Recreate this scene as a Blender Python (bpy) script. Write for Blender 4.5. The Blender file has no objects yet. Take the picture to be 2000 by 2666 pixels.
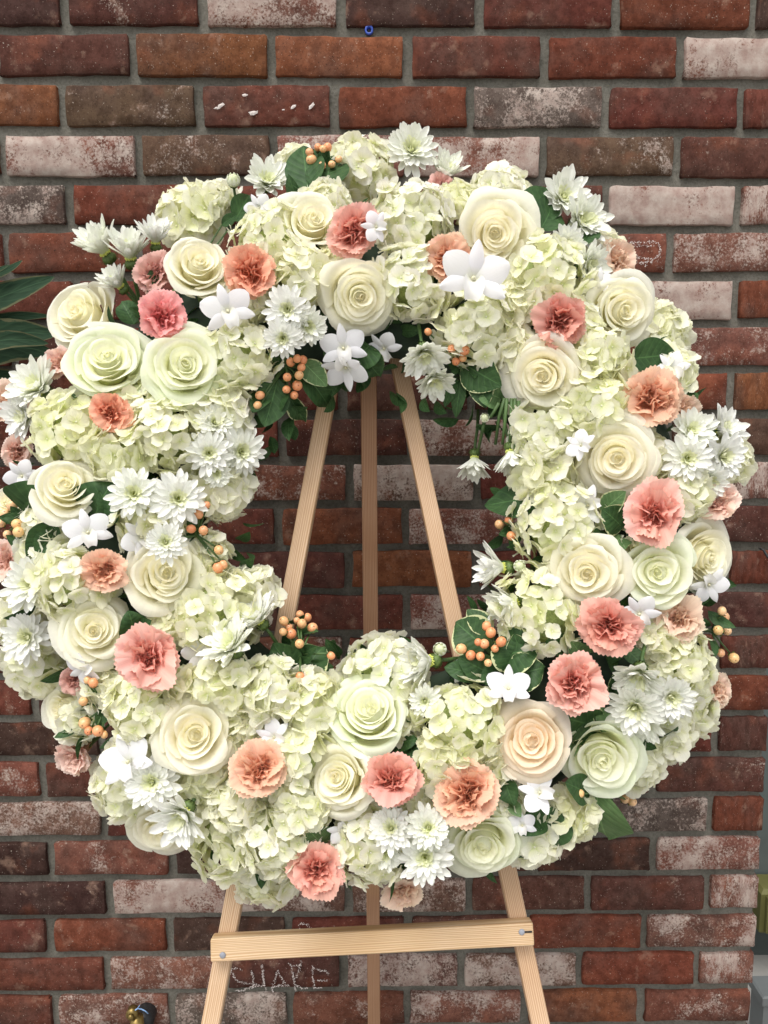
import bpy, math, random
import numpy as np
from mathutils import Vector, Matrix, noise
R=math.radians
S=bpy.context.scene
random.seed(7)
# ------------------------------------------------------------------ camera, world, sun, exposure
F=2150.0                                   # focal length in photo pixels (photo 2000 x 2666)
Z0=2.10
YAW,PIT,ROL=0.00749,-0.13408,-0.00404
CAM=Vector((0.5624,-1.3023,Z0-0.6048))
fw=Vector((math.sin(YAW)*math.cos(PIT),math.cos(YAW)*math.cos(PIT),math.sin(PIT)))
rt=Vector((math.cos(YAW),-math.sin(YAW),0)); up=rt.cross(fw)
rt,up=math.cos(ROL)*rt+math.sin(ROL)*up,-math.sin(ROL)*rt+math.cos(ROL)*up
cd=bpy.data.cameras.new('camera'); cam=bpy.data.objects.new('camera',cd); S.collection.objects.link(cam)
cd.sensor_fit='VERTICAL'; cd.sensor_height=36; cd.lens=36*F/2666; cd.clip_start=.05; cd.clip_end=200
m=Matrix((rt,up,-fw)).transposed().to_4x4(); m.translation=CAM; cam.matrix_world=m
S.camera=cam
W=bpy.data.worlds.new('World'); S.world=W; W.use_nodes=True
nt=W.node_tree; bg=nt.nodes['Background']; sk=nt.nodes.new('ShaderNodeTexSky')
SUN_EL,SUN_AZ=R(62),R(205)                  # high, from behind the camera a little to the left
sk.sky_type='NISHITA'; sk.sun_disc=False; sk.sun_elevation=SUN_EL; sk.sun_rotation=SUN_AZ
sk.air_density=1.0; sk.dust_density=4.0; sk.ozone_density=1.0
hs=nt.nodes.new('ShaderNodeHueSaturation'); hs.inputs['Saturation'].default_value=.12   # cloud-filtered sky
nt.links.new(sk.outputs[0],hs.inputs['Color']); nt.links.new(hs.outputs[0],bg.inputs[0]); bg.inputs[1].default_value=0.148
sd=bpy.data.lights.new('sun','SUN'); so=bpy.data.objects.new('sun',sd); S.collection.objects.link(so)
sd.energy=.95; sd.angle=R(38); sd.color=(1,.95,.87)
sdir=Vector((math.sin(SUN_AZ)*math.cos(SUN_EL),math.cos(SUN_AZ)*math.cos(SUN_EL),math.sin(SUN_EL)))
so.rotation_euler=sdir.to_track_quat('Z','Y').to_euler(); so.location=(0,-3,4)
S.view_settings.view_transform='Standard'; S.view_settings.look='None'
S.view_settings.exposure=0.77; S.view_settings.gamma=1
S.cycles.max_bounces=16; S.cycles.diffuse_bounces=9; S.cycles.transmission_bounces=8

# ------------------------------------------------------------------ helpers
COL=S.collection
def ray(x,y): return (x-1000)/F*rt-(y-1333)/F*up+fw          # photo pixel -> direction
K=2000/1659.0
def sray(x,y): return ray(x*K,y*K)
def on_y(x,y,Y):                                             # point of the plane y = Y seen at photo pixel
    d=ray(x,y); return CAM+d*((Y-CAM.y)/d.y)
def link(name,data,parent=None,M=None,color=None):
    o=bpy.data.objects.new(name,data); COL.objects.link(o)
    if parent is not None: o.parent=parent
    if M is not None: o.matrix_local=M
    if color is not None: o.color=color
    return o
def tag(o,label=None,cat=None,group=None,kind=None):
    if label: o['label']=label
    if cat: o['category']=cat
    if group: o['group']=group
    if kind: o['kind']=kind
    return o
def mesh(name,v,f,mat,uv=None,smooth=True):
    me=bpy.data.meshes.new(name); me.from_pydata([tuple(a) for a in v],[],f)
    if uv is not None:
        l=me.uv_layers.new(name='UVMap'); n=len(me.loops)
        idx=np.empty(n,dtype=np.int32); me.loops.foreach_get('vertex_index',idx)
        l.data.foreach_set('uv',np.asarray(uv,dtype=np.float32)[idx].ravel())
    if smooth: me.polygons.foreach_set('use_smooth',[True]*len(me.polygons))
    if mat: me.materials.append(mat)
    me.update(); return me
def grid_faces(nu,nv,off=0):
    return [(off+j*nu+i,off+j*nu+i+1,off+(j+1)*nu+i+1,off+(j+1)*nu+i) for j in range(nv-1) for i in range(nu-1)]
def tube(pts,r0,r1=None,n=7,off=0,cap=True):
    r1=r0 if r1 is None else r1
    pts=[Vector(p) for p in pts]; V=[];Fc=[];U=[]
    prev=None
    for i,p in enumerate(pts):
        t=(pts[min(i+1,len(pts)-1)]-pts[max(i-1,0)]).normalized()
        a=prev if prev is not None else (Vector((0,0,1)) if abs(t.z)<.9 else Vector((1,0,0)))
        a=(a-t*a.dot(t)).normalized(); prev=a; b=t.cross(a)
        s=i/(len(pts)-1); r=r0+(r1-r0)*s
        for k in range(n):
            w=2*math.pi*k/n; V.append(p+(a*math.cos(w)+b*math.sin(w))*r); U.append((k/n,s))
    for i in range(len(pts)-1):
        for k in range(n):
            Fc.append((off+i*n+k,off+i*n+(k+1)%n,off+(i+1)*n+(k+1)%n,off+(i+1)*n+k))
    if cap:
        Fc.append(tuple(off+k for k in reversed(range(n)))); Fc.append(tuple(off+(len(pts)-1)*n+k for k in range(n)))
    return V,Fc,U
def blob(c,r,nu=10,nv=7,sz=1.0,off=0,f=None):
    V=[];U=[]
    for j in range(nv):
        a=math.pi*j/(nv-1)
        for i in range(nu):
            b=2*math.pi*i/nu; q=1 if f is None else f(a,b)
            V.append((c[0]+r*q*math.sin(a)*math.cos(b),c[1]+r*q*math.sin(a)*math.sin(b),c[2]+r*sz*q*math.cos(a))); U.append((i/nu,1-j/(nv-1)))
    Fc=[(off+j*nu+i,off+(j+1)*nu+i,off+(j+1)*nu+(i+1)%nu,off+j*nu+(i+1)%nu) for j in range(nv-1) for i in range(nu)]
    return V,Fc,U
class MB:
    def __init__(s): s.v=[];s.f=[];s.u=[]
    def add(s,vfu):
        o=len(s.v); v,f,u=vfu; s.v+=list(v); s.u+=list(u); s.f+=[tuple(o+i for i in q) for q in f]; return s
    def xf(s,vfu,M):
        v,f,u=vfu; return s.add(([M@Vector(a) for a in v],f,u))
    def mesh(s,name,mat,smooth=True): return mesh(name,s.v,s.f,mat,s.u,smooth)
def strap(L,wf,af,nu=7,nv=7,cup=0.0,ruf=None,edge=None,x0=0.0,z0=0.0,cupf=None):
    """thin leaf-like sheet: runs outward along +x, width along y; af(v)=angle from the axis +z"""
    V=[];U=[];x=x0;z=z0;cl=[]
    for j in range(nv):
        v=j/(nv-1)
        if j: a=af((j-.5)/(nv-1)); x+=math.sin(a)*L/(nv-1); z+=math.cos(a)*L/(nv-1)
        a=af(v); cl.append((x,z,a,v))
    for (x,z,a,v) in cl:
        nx,nz=-math.cos(a),math.sin(a); tx,tz=math.sin(a),math.cos(a); w=wf(v); c=cup if cupf is None else cupf(v)
        for i in range(nu):
            u=2*i/(nu-1)-1
            d=c*w*u*u+(ruf(u,v) if ruf else 0); e=edge(u,v) if edge else 0
            V.append((x+nx*d+tx*e,w*u,z+nz*d+tz*e)); U.append(((u+1)/2,v))
    return V,grid_faces(nu,nv),U

# ------------------------------------------------------------------ materials
def new_mat(name):
    m=bpy.data.materials.new(name); m.use_nodes=True; n=m.node_tree.nodes; p=n['Principled BSDF']
    return m,n,m.node_tree.links,p
def ramp(n,stops,interp='LINEAR'):
    r=n.new('ShaderNodeValToRGB'); r.color_ramp.interpolation=interp; e=r.color_ramp.elements
    e[0].position,e[0].color=stops[0][0],(*stops[0][1],1); e[1].position,e[1].color=stops[-1][0],(*stops[-1][1],1)
    for p,c in stops[1:-1]: q=e.new(p); q.color=(*c,1)
    return r
def nz(n,l,scale,detail=4,rough=.5,vec=None):
    t=n.new('ShaderNodeTexNoise'); t.inputs['Scale'].default_value=scale; t.inputs['Detail'].default_value=detail; t.inputs['Roughness'].default_value=rough
    if vec is not None: l.new(vec,t.inputs['Vector'])
    return t
def mix(n,l,a,b,fac,mode='MIX'):
    x=n.new('ShaderNodeMix'); x.data_type='RGBA'; x.blend_type=mode
    for k,s in ((6,a),(7,b),(0,fac)):
        if isinstance(s,(int,float)): x.inputs[k].default_value=s
        elif isinstance(s,tuple): x.inputs[k].default_value=(*s,1)
        else: l.new(s,x.inputs[k])
    return x.outputs[2]
def rnd_vec(n,l,coord='Object'):
    tc=n.new('ShaderNodeTexCoord'); oi=n.new('ShaderNodeObjectInfo')
    a=n.new('ShaderNodeVectorMath'); a.operation='MULTIPLY_ADD'; l.new(tc.outputs[coord],a.inputs[0]); a.inputs[1].default_value=(1,1,1)
    s=n.new('ShaderNodeVectorMath'); s.operation='SCALE'; s.inputs[0].default_value=(37,53,71); l.new(oi.outputs['Random'],s.inputs['Scale'])
    l.new(s.outputs[0],a.inputs[2]); return a.outputs[0],oi,tc
def petal_mat(name,stops,trans=.3,rough=.55,vein=.25,bump=.12,blot=None):
    m,n,l,p=new_mat(name)
    v,oi,tc=rnd_vec(n,l,'UV')
    sep=n.new('ShaderNodeSeparateXYZ'); l.new(tc.outputs['UV'],sep.inputs[0])
    r=ramp(n,stops); l.new(sep.outputs[1],r.inputs[0])
    c=mix(n,l,oi.outputs['Color'],r.outputs[0],1.0,'MULTIPLY')
    mp=n.new('ShaderNodeMapping'); mp.inputs['Scale'].default_value=(26,1.5,1); l.new(v,mp.inputs[0])
    st=nz(n,l,1.0,3,.6,mp.outputs[0])
    vr=ramp(n,[(.3,(1-vein,)*3),(.6,(1,1,1))]); l.new(st.outputs[0],vr.inputs[0])
    c=mix(n,l,c,vr.outputs[0],.5,'MULTIPLY')
    if blot:
        b=nz(n,l,3,2,.5,v); br=ramp(n,[(.52,(0,0,0)),(.72,(1,1,1))]); l.new(b.outputs[0],br.inputs[0]); c=mix(n,l,c,blot,br.outputs[0])
    l.new(c,p.inputs['Base Color']); p.inputs['Roughness'].default_value=rough
    p.inputs['Specular IOR Level'].default_value=.3
    bp=n.new('ShaderNodeBump'); bp.inputs['Strength'].default_value=bump; bp.inputs['Distance'].default_value=.002
    l.new(st.outputs[0],bp.inputs['Height']); l.new(bp.outputs[0],p.inputs['Normal'])
    tr=n.new('ShaderNodeBsdfTranslucent'); l.new(c,tr.inputs[0]); l.new(bp.outputs[0],tr.inputs[1])
    ms=n.new('ShaderNodeMixShader'); ms.inputs[0].default_value=trans
    l.new(p.outputs[0],ms.inputs[1]); l.new(tr.outputs[0],ms.inputs[2]); l.new(ms.outputs[0],n['Material Output'].inputs[0])
    return m
M={}
M['rose']=petal_mat('rose_petal',[(0,(.96,.94,.72)),(.4,(.985,.975,.86)),(.75,(1,1,.96)),(1,(1,1,1))],.46,.5,.10,.12)
M['carn']=petal_mat('carnation_petal',[(0,(.75,.7,.45)),(.35,(.88,.74,.70)),(.75,(.97,.93,.91)),(.93,(1,1,1)),(1,(1.0,1.08,1.08))],.3,.65,.22,.2)
M['mum']=petal_mat('mum_petal',[(0,(.72,.85,.30)),(.22,(.93,.97,.78)),(.5,(1,1,1)),(1,(1,1,1))],.3,.5,.12,.2)
M['hyd']=petal_mat('hydrangea_petal',[(0,(.78,.85,.50)),(.22,(.95,.96,.82)),(.6,(1,1,1)),(1,(1,1,.98))],.44,.6,.20,.25)
M['orch']=petal_mat('orchid_petal',[(0,(.85,.86,.70)),(.3,(1,1,1)),(1,(1,1,1))],.3,.42,.06,.05)
def plain(name,col,rough=.6,ns=12,amt=.25,bump=.2,spec=.4,coord='Object'):
    m,n,l,p=new_mat(name); v,oi,tc=rnd_vec(n,l,coord); t=nz(n,l,ns,4,.6,v)
    r=ramp(n,[(.3,tuple(c*(1-amt) for c in col)),(.7,tuple(min(1,c*(1+amt)) for c in col))]); l.new(t.outputs[0],r.inputs[0])
    l.new(r.outputs[0],p.inputs['Base Color']); p.inputs['Roughness'].default_value=rough; p.inputs['Specular IOR Level'].default_value=spec
    if bump:
        b=n.new('ShaderNodeBump'); b.inputs['Strength'].default_value=bump; b.inputs['Distance'].default_value=.001; l.new(t.outputs[0],b.inputs['Height']); l.new(b.outputs[0],p.inputs['Normal'])
    return m
M['stem']=plain('green_stem',(.065,.12,.035),.5,20,.35)
M['calyx']=plain('green_calyx',(.09,.14,.035),.55,14,.4)
M['disc']=plain('disc_florets',(.62,.66,.16),.7,30,.3)
M['foam']=plain('soaked_foam',(.02,.035,.02),.9,30,.4)
M['core']=plain('stalk_core',(.30,.36,.14),.8,20,.35)
M['nail']=plain('nail_steel',(.28,.29,.33),.35,40,.2)
M['brass']=plain('brass',(.20,.14,.045),.35,30,.3); M['brass'].node_tree.nodes['Principled BSDF'].inputs['Metallic'].default_value=.7
M['black']=plain('black_rubber',(.018,.019,.02),.45,30,.3)
M['blue']=plain('blue_plastic',(.03,.07,.35),.4,30,.2)
M['wire']=plain('pale_blue_wire',(.25,.42,.7),.4,30,.2)
M['lip']=plain('orchid_throat',(.62,.60,.42),.5,30,.15)
def leaf_mat(name,dark,light,edgec,rough=.5):
    m,n,l,p=new_mat(name); v,oi,tc=rnd_vec(n,l,'UV')
    sep=n.new('ShaderNodeSeparateXYZ'); l.new(tc.outputs['UV'],sep.inputs[0])
    def mth(op,a,b=None):
        q=n.new('ShaderNodeMath'); q.operation=op
        for i,s in enumerate((a,b)):
            if s is None: continue
            if isinstance(s,(int,float)): q.inputs[i].default_value=s
            else: l.new(s,q.inputs[i])
        return q.outputs[0]
    e=mth('ABSOLUTE',mth('SUBTRACT',mth('MULTIPLY',sep.outputs[0],2.0),1.0))       # 0 at midrib, 1 at margin
    t=nz(n,l,5,4,.6,v); r=ramp(n,[(.3,dark),(.7,light)]); l.new(t.outputs[0],r.inputs[0]); c=r.outputs[0]
    # side veins: stripes running from the midrib forward
    s=mth('SINE',mth('MULTIPLY',mth('SUBTRACT',sep.outputs[1],mth('MULTIPLY',e,.22)),46.0))
    vr=ramp(n,[(.86,(0,0,0)),(1,(1,1,1))]); l.new(mth('MULTIPLY_ADD',s,.5),vr.inputs[0])
    vr.inputs[0].default_value=0
    c=mix(n,l,c,tuple(x*1.7 for x in light),mth('MULTIPLY',vr.outputs[0],.22))
    mid=ramp(n,[(0,(1,1,1)),(.05,(0,0,0))]); l.new(e,mid.inputs[0]); c=mix(n,l,c,tuple(x*2.2 for x in light),mth('MULTIPLY',mid.outputs[0],.6))
    # cream variegated margin, width set per object in the alpha of its colour
    nn=nz(n,l,9,3,.6,v); ed=mth('ADD',e,mth('MULTIPLY',mth('SUBTRACT',nn.outputs[0],.5),.5))
    th=mth('SUBTRACT',1.35,mth('MULTIPLY',oi.outputs['Alpha'],.5))
    c=mix(n,l,c,edgec,mth('MULTIPLY',mth('GREATER_THAN',ed,th),.9))
    l.new(c,p.inputs['Base Color']); p.inputs['Roughness'].default_value=rough; p.inputs['Specular IOR Level'].default_value=.2
    b=n.new('ShaderNodeBump'); b.inputs['Strength'].default_value=.12; b.inputs['Distance'].default_value=.0015
    l.new(s,b.inputs['Height']); l.new(b.outputs[0],p.inputs['Normal'])
    tr=n.new('ShaderNodeBsdfTranslucent'); l.new(c,tr.inputs[0])
    ms=n.new('ShaderNodeMixShader'); ms.inputs[0].default_value=.15
    l.new(p.outputs[0],ms.inputs[1]); l.new(tr.outputs[0],ms.inputs[2]); l.new(ms.outputs[0],n['Material Output'].inputs[0])
    return m
M['leaf']=leaf_mat('leaf_green',(.022,.055,.018),(.05,.105,.035),(.55,.58,.32))
M['leaf_pale']=leaf_mat('leaf_pale_green',(.07,.14,.05),(.12,.20,.08),(.55,.58,.32))
M['palm']=leaf_mat('palm_blade',(.012,.032,.016),(.028,.06,.03),(.1,.1,.05),.8)
m,n,l,p=new_mat('berry'); v,oi,tc=rnd_vec(n,l,'Object'); t=nz(n,l,1.3,3,.5,v)
c=mix(n,l,oi.outputs['Color'],(.70,.50,.20),mix(n,l,(0,0,0),(.30,.30,.30),t.outputs[0])); sep=n.new('ShaderNodeSeparateXYZ'); l.new(tc.outputs['UV'],sep.inputs[0])
tip=ramp(n,[(.93,(1,1,1)),(.99,(.25,.12,.08))]); l.new(sep.outputs[1],tip.inputs[0]); c=mix(n,l,c,tip.outputs[0],1.0,'MULTIPLY')
l.new(c,p.inputs['Base Color']); p.inputs['Roughness'].default_value=.32; p.inputs['Subsurface Weight'].default_value=.15; p.inputs['Subsurface Radius'].default_value=(.3,.1,.05); p.inputs['Subsurface Scale'].default_value=.01
M['berry']=m
# wood
m,n,l,p=new_mat('pine_wood'); v,oi,tc=rnd_vec(n,l,'Object')
mp=n.new('ShaderNodeMapping'); mp.inputs['Scale'].default_value=(1,1,.045); l.new(v,mp.inputs[0])
w=n.new('ShaderNodeTexWave'); w.wave_type='BANDS'; w.bands_direction='X'; w.inputs['Scale'].default_value=75; w.inputs['Distortion'].default_value=9; w.inputs['Detail'].default_value=3; w.inputs['Detail Scale'].default_value=.6
l.new(mp.outputs[0],w.inputs['Vector'])
r=ramp(n,[(0,(.66,.50,.36)),(.45,(1,1,1)),(.8,(.88,.78,.66)),(1,(.60,.44,.30))]); l.new(w.outputs[0],r.inputs[0])
c=mix(n,l,oi.outputs['Color'],r.outputs[0],.8,'MULTIPLY')
t=nz(n,l,9,3,.5,v); r2=ramp(n,[(.35,(.82,.74,.64)),(.6,(1,1,1))]); l.new(t.outputs[0],r2.inputs[0]); c=mix(n,l,c,r2.outputs[0],.6,'MULTIPLY')
t3=nz(n,l,3.2,3,.5,v); r3=ramp(n,[(.58,(0,0,0)),(.66,(1,1,1))]); l.new(t3.outputs[0],r3.inputs[0]); c=mix(n,l,c,(.55,.33,.12),mix(n,l,(0,0,0),(.3,.3,.3),r3.outputs[0]))
l.new(c,p.inputs['Base Color']); p.inputs['Roughness'].default_value=.62
b=n.new('ShaderNodeBump'); b.inputs['Strength'].default_value=.15; b.inputs['Distance'].default_value=.001; l.new(w.outputs[0],b.inputs['Height']); l.new(b.outputs[0],p.inputs['Normal'])
M['wood']=m
# brick: object colour = clay colour, alpha = amount of old whitewash
m,n,l,p=new_mat('old_brick'); v,oi,tc=rnd_vec(n,l,'Object')
def rgb(t,a,b,lo=0.,hi=1.):
    q=ramp(n,[(a,(lo,)*3),(b,(hi,)*3)]); l.new(t.outputs[0],q.inputs[0]); return q.outputs[0]
def mth(op,a,b):
    q=n.new('ShaderNodeMath'); q.operation=op
    for i,s in enumerate((a,b)):
        if isinstance(s,(int,float)): q.inputs[i].default_value=s
        else: l.new(s,q.inputs[i])
    return q.outputs[0]
big=nz(n,l,13,4,.55,v); med=nz(n,l,55,5,.65,v); fine=nz(n,l,230,4,.7,v); pit=nz(n,l,420,2,.5,v)
c=mix(n,l,oi.outputs['Color'],(.085,.055,.045),rgb(big,.46,.72,0,.7))
bg2=nz(n,l,22,3,.5,v); c=mix(n,l,c,(.26,.085,.045),rgb(bg2,.55,.75,0,.35))
c=mix(n,l,c,(.45,.41,.40),rgb(med,.42,.60,0,.6),'MULTIPLY')
c=mix(n,l,c,(.62,.57,.54),rgb(fine,.34,.52,.6,0),'MULTIPLY')
smk=nz(n,l,30,4,.6,v); c=mix(n,l,c,(.30,.19,.14),rgb(smk,.60,.74,0,.5))
c=mix(n,l,c,(.45,.38,.32),rgb(pit,.69,.74,0,.7))
c=mix(n,l,c,(.03,.02,.016),rgb(pit,.29,.34,.85,0))
# whitewash left in patches and speckles
ws=mth('ADD',mth('MULTIPLY',nz(n,l,15,6,.7,v).outputs[0],.55),mth('MULTIPLY',nz(n,l,260,5,.75,v).outputs[0],.45))
thr=mth('SUBTRACT',.66,mth('MULTIPLY',oi.outputs['Alpha'],.30))
wm=mth('MULTIPLY',mth('SUBTRACT',ws,thr),13.0)
cl=n.new('ShaderNodeClamp'); l.new(wm,cl.inputs[0])
c=mix(n,l,c,mix(n,l,(.30,.22,.19),(.47,.40,.35),rgb(med,.35,.65)),mth('MULTIPLY',cl.outputs[0],.80))
l.new(c,p.inputs['Base Color']); p.inputs['Roughness'].default_value=.92; p.inputs['Specular IOR Level'].default_value=.06
hh=mth('ADD',mth('MULTIPLY',med.outputs[0],1.0),mth('MULTIPLY',fine.outputs[0],.6))
b=n.new('ShaderNodeBump'); b.inputs['Strength'].default_value=.45; b.inputs['Distance'].default_value=.0018; l.new(hh,b.inputs['Height']); l.new(b.outputs[0],p.inputs['Normal'])
M['brick']=m
m,n,l,p=new_mat('mortar'); v,oi,tc=rnd_vec(n,l,'Object')
big=nz(n,l,9,4,.6,v); fine=nz(n,l,260,4,.75,v)
r=ramp(n,[(.3,(.115,.11,.092)),(.7,(.20,.19,.162))]); l.new(big.outputs[0],r.inputs[0])
c=mix(n,l,r.outputs[0],(.5,.48,.46),rgb(fine,.3,.58,.7,0),'MULTIPLY')
l.new(c,p.inputs['Base Color']); p.inputs['Roughness'].default_value=.95; p.inputs['Specular IOR Level'].default_value=.1
b=n.new('ShaderNodeBump'); b.inputs['Strength'].default_value=.9; b.inputs['Distance'].default_value=.003
l.new(mth('ADD',nz(n,l,70,5,.7,v).outputs[0],mth('MULTIPLY',fine.outputs[0],.5)),b.inputs['Height']); l.new(b.outputs[0],p.inputs['Normal'])
M['mortar']=m
M['chalk']=plain('chalk',(.56,.50,.47),.95,300,.25)
M['pave']=plain('concrete_paving',(.30,.29,.27),.9,6,.2)
M['grey_wall']=plain('grey_green_paint',(.085,.10,.095),.7,5,.2)
M['ochre']=plain('olive_yellow_paint',(.12,.115,.035),.6,8,.2)
M['pale']=plain('pale_plastic',(.13,.14,.14),.5,8,.1)

# ------------------------------------------------------------------ setting
def box_vfu(x0,x1,y0,y1,z0,z1):
    V=[(x,y,z) for z in (z0,z1) for y in (y0,y1) for x in (x0,x1)]
    Fc=[(0,1,3,2),(4,6,7,5),(0,4,5,1),(2,3,7,6),(0,2,6,4),(1,5,7,3)]
    return V,Fc,[(0,0)]*8
g=link('pavement',MB().add(([(-40,-40,0),(40,-40,0),(40,40,0),(-40,40,0)],[(0,1,2,3)],[(0,0)]*4)).mesh('pavement',M['pave'])); tag(g,kind='structure')
BW,BH=.2032,.0705
HR=BH
wall=link('brick_wall',None); wall.location=(0,0,0)
tag(wall,'old brick wall with grey mortar, patches of whitewash and chalk scribbles','wall')
XR=6*BW-.012                                                  # right end of the wall
XL,ZT=-1.1,Z0+.40
# mortar sheet (uneven) in front of a solid core
nx,nzz=250,330; V=[];U=[]
for j in range(nzz):
    for i in range(nx):
        x=XL+(XR-.004-XL)*i/(nx-1); z=.0+(ZT)*j/(nzz-1)
        d=noise.noise((x*9,z*9,0))*.0016+noise.noise((x*45,z*45,3))*.0012
        V.append((x,.0092+d,z)); U.append((x,z))
link('mortar',mesh('mortar',V,[tuple(reversed(q)) for q in grid_faces(nx,nzz)],M['mortar'],U),wall)
link('wall_core',MB().add(box_vfu(XL,XR-.004,.0135,.19,0,ZT)).mesh('wall_core',M['mortar'],False),wall)
BU=[-1,-.985,-.92,-.7,-.45,-.22,0,.22,.45,.7,.92,.985,1]; BWV=[-1,-.955,-.4,.4,.955,1]
def brick_mesh(seed):
    rg=random.Random(seed); L,h,D=.194,.0565,.06; nu,nv=13,6; V=[];U=[]
    bow=[rg.uniform(-1,1)*.0016 for _ in range(4)]
    for j in range(nv):
        for i in range(nu):
            u=2*i/(nu-1)-1; w=2*j/(nv-1)-1
            u2=BU[i]; w2=BWV[j]
            x=u2*L/2+(rg.uniform(-1,1)*.0013 if abs(u)==1 else 0)+bow[2]*w2*w2
            z=w2*h/2+(bow[0] if w>0 else bow[1])*(1-u2*u2)+(rg.uniform(-1.4,.7)*math.copysign(.0011,w) if abs(w)==1 else 0)
            if abs(u)==1 and abs(w)==1: cc=rg.random()**2; x*=1-.01-.03*cc; z*=1-.03-.12*cc
            y=noise.noise((u2*3+seed*5,w2*1.5,seed))*.0018+(.0009 if (abs(u)==1 or abs(w)==1) else 0)
            V.append((x,y,z)); U.append(((u+1)/2,(w+1)/2))
    Fc=[tuple(q) for q in grid_faces(nu,nv)]
    ring=[i for i in range(nu)]+[j*nu+nu-1 for j in range(1,nv)]+[(nv-1)*nu+i for i in range(nu-2,-1,-1)]+[j*nu for j in range(nv-2,0,-1)]
    o=len(V)
    for k in ring: V.append((V[k][0],D,V[k][2])); U.append(U[k])
    for a in range(len(ring)):
        b2=(a+1)%len(ring); Fc.append((ring[b2],ring[a],o+a,o+b2))
    return V,Fc,U
BV=[brick_mesh(s) for s in range(9)]
BM=[mesh('brick',v,f,M['brick'],u) for v,f,u in BV]
# clay colours (real albedo) and whitewash amount
CL={'R':(0.117,0.039,0.028,.16),'r':(0.140,0.044,0.027,.08),'O':(0.176,0.067,0.033,.08),'D':(0.056,0.031,0.025,.16),'d':(0.088,0.037,0.029,.24),'B':(0.095,0.058,0.039,.34),
    'W':(0.153,0.063,0.045,.86),'P':(0.180,0.079,0.057,.62),'p':(0.171,0.068,0.046,.44),'G':(0.104,0.084,0.069,.64),'w':(0.135,0.072,0.056,.74)}
ROWS={ # first index, letters left to right
 -1:(0,'RpDrRdR'),0:(0,'DdWDRrD'),1:(0,'dOORrW'),2:(0,'OBRrGRR'),3:(0,'WBPPBd'),4:(0,'GrRRdWP'),5:(0,'rRRRpP'),6:(0,'RRRDdWr'),7:(0,'RRDRrP'),
 8:(0,'RDRdDrO'),9:(0,'DRdPRB'),10:(0,'RrpwRDP'),11:(0,'RROPRd'),12:(0,'DRdORRr'),13:(0,'DdRPRd'),14:(0,'DDpRRrR'),15:(0,'DdRRRr'),16:(0,'DDRRRRd'),
 17:(-1,'pRRRRdd'),18:(0,'wRRRRGr'),19:(-1,'DpDRRDP'),20:(0,'DWwwddP'),21:(-1,'RrDRdrP'),22:(0,'RPdwwrP'),23:(-1,'RPGpPOp'),24:(0,'rDRRdpR'),25:(-1,'RRdRRRp')}
OFF={1:.003,2:-.035,3:.01,9:.028,10:.046,11:-.012,12:.04,19:.047,20:.013,21:.0,22:-.042,23:-.003}
def row_shift(k,x):                                           # courses are not perfectly level
    return -(x-.55)*.0055*max(0,1-k/11.)-.0
stuff=MB(); bricks={}
rb=random.Random(11)
for k in range(-6,30):
    even=(k%2==0); off=OFF.get(k,rb.uniform(-.02,.02))
    first,let=ROWS.get(k,(0,'RdrDRrp'))
    for j in range(-6,7):
        s0=(j-.5 if even else j)+off; s1=s0+1
        x0=s0*BW+.0058; x1=s1*BW-.0058
        if x0<XL+.01: continue
        if x1>XR-.02: x1=XR
        if x1-x0<.03: continue
        xm=(x0+x1)/2; zt=Z0-k*HR; zc=zt-.0285+row_shift(k,xm)+rb.uniform(-.0006,.0006)
        if zc<.03 or zc>ZT-.03: continue
        vi=rb.randrange(9); sc=(x1-x0)/.194*rb.uniform(.975,1.0)
        flip=rb.random()<.5
        Mx=Matrix.Translation((xm,rb.uniform(-.0012,.0010),zc))@Matrix.Rotation(rb.uniform(-.007,.007),4,'Y')@Matrix.Diagonal((sc,1,rb.uniform(.985,1.03),1))
        idx=j-first
        if -1<=k<=25 and j>=min(first,0):
            ch=let[idx] if 0<=idx<len(let) else rb.choice('RdrDp')
            c=CL[ch]; q=rb.uniform(.86,1.14)
            o=link('brick',BM[vi],wall,Mx,(c[0]*q,c[1]*q*rb.uniform(.93,1.07),c[2]*q,c[3]*rb.uniform(.85,1.1)))
            bricks[(k,j)]=(o,xm,Mx)
        else: stuff.xf(BV[vi],Mx)
so2=link('outer_bricks',stuff.mesh('outer_bricks',M['brick']),wall,None,(.15,.05,.035,.25)); so2['kind']='stuff'
# chalk marks on single bricks: broken strokes, slightly proud of the clay
def chalk(key,strokes,zx,zy,zs,name='chalk_mark',wd=.0022):
    o,xm,BMx=bricks[key]; rg=random.Random(5); mb=MB()
    inv=BMx.inverted()
    for st in strokes:
        pts=[on_y(zx+a/zs,zy+b_/zs,-.0030) for a,b_ in st]
        for a,b_ in zip(pts[:-1],pts[1:]):
            L=(b_-a).length; nst=max(2,int(L/.00045))
            for i in range(nst):
                if rg.random()<.30: continue
                c=a.lerp(b_,(i+.5)/nst)+Vector((rg.gauss(0,.0010),0,rg.gauss(0,.0010)))
                r=wd*rg.uniform(.10,.48); nn=5; base=len(mb.v)
                ring=[inv@(c+Vector((r*math.cos(w),0,r*rg.uniform(.6,1.2)*math.sin(w)))) for w in [2*math.pi*q/nn+rg.random() for q in range(nn)]]
                mb.v+=ring+[inv@(c+Vector((0,-.0006,0)))]; mb.u+=[(0,0)]*(nn+1)
                mb.f+=[(base+q,base+(q+1)%nn,base+nn) for q in range(nn)]
    link(name,mb.mesh(name,M['chalk'],False),o)
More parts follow.
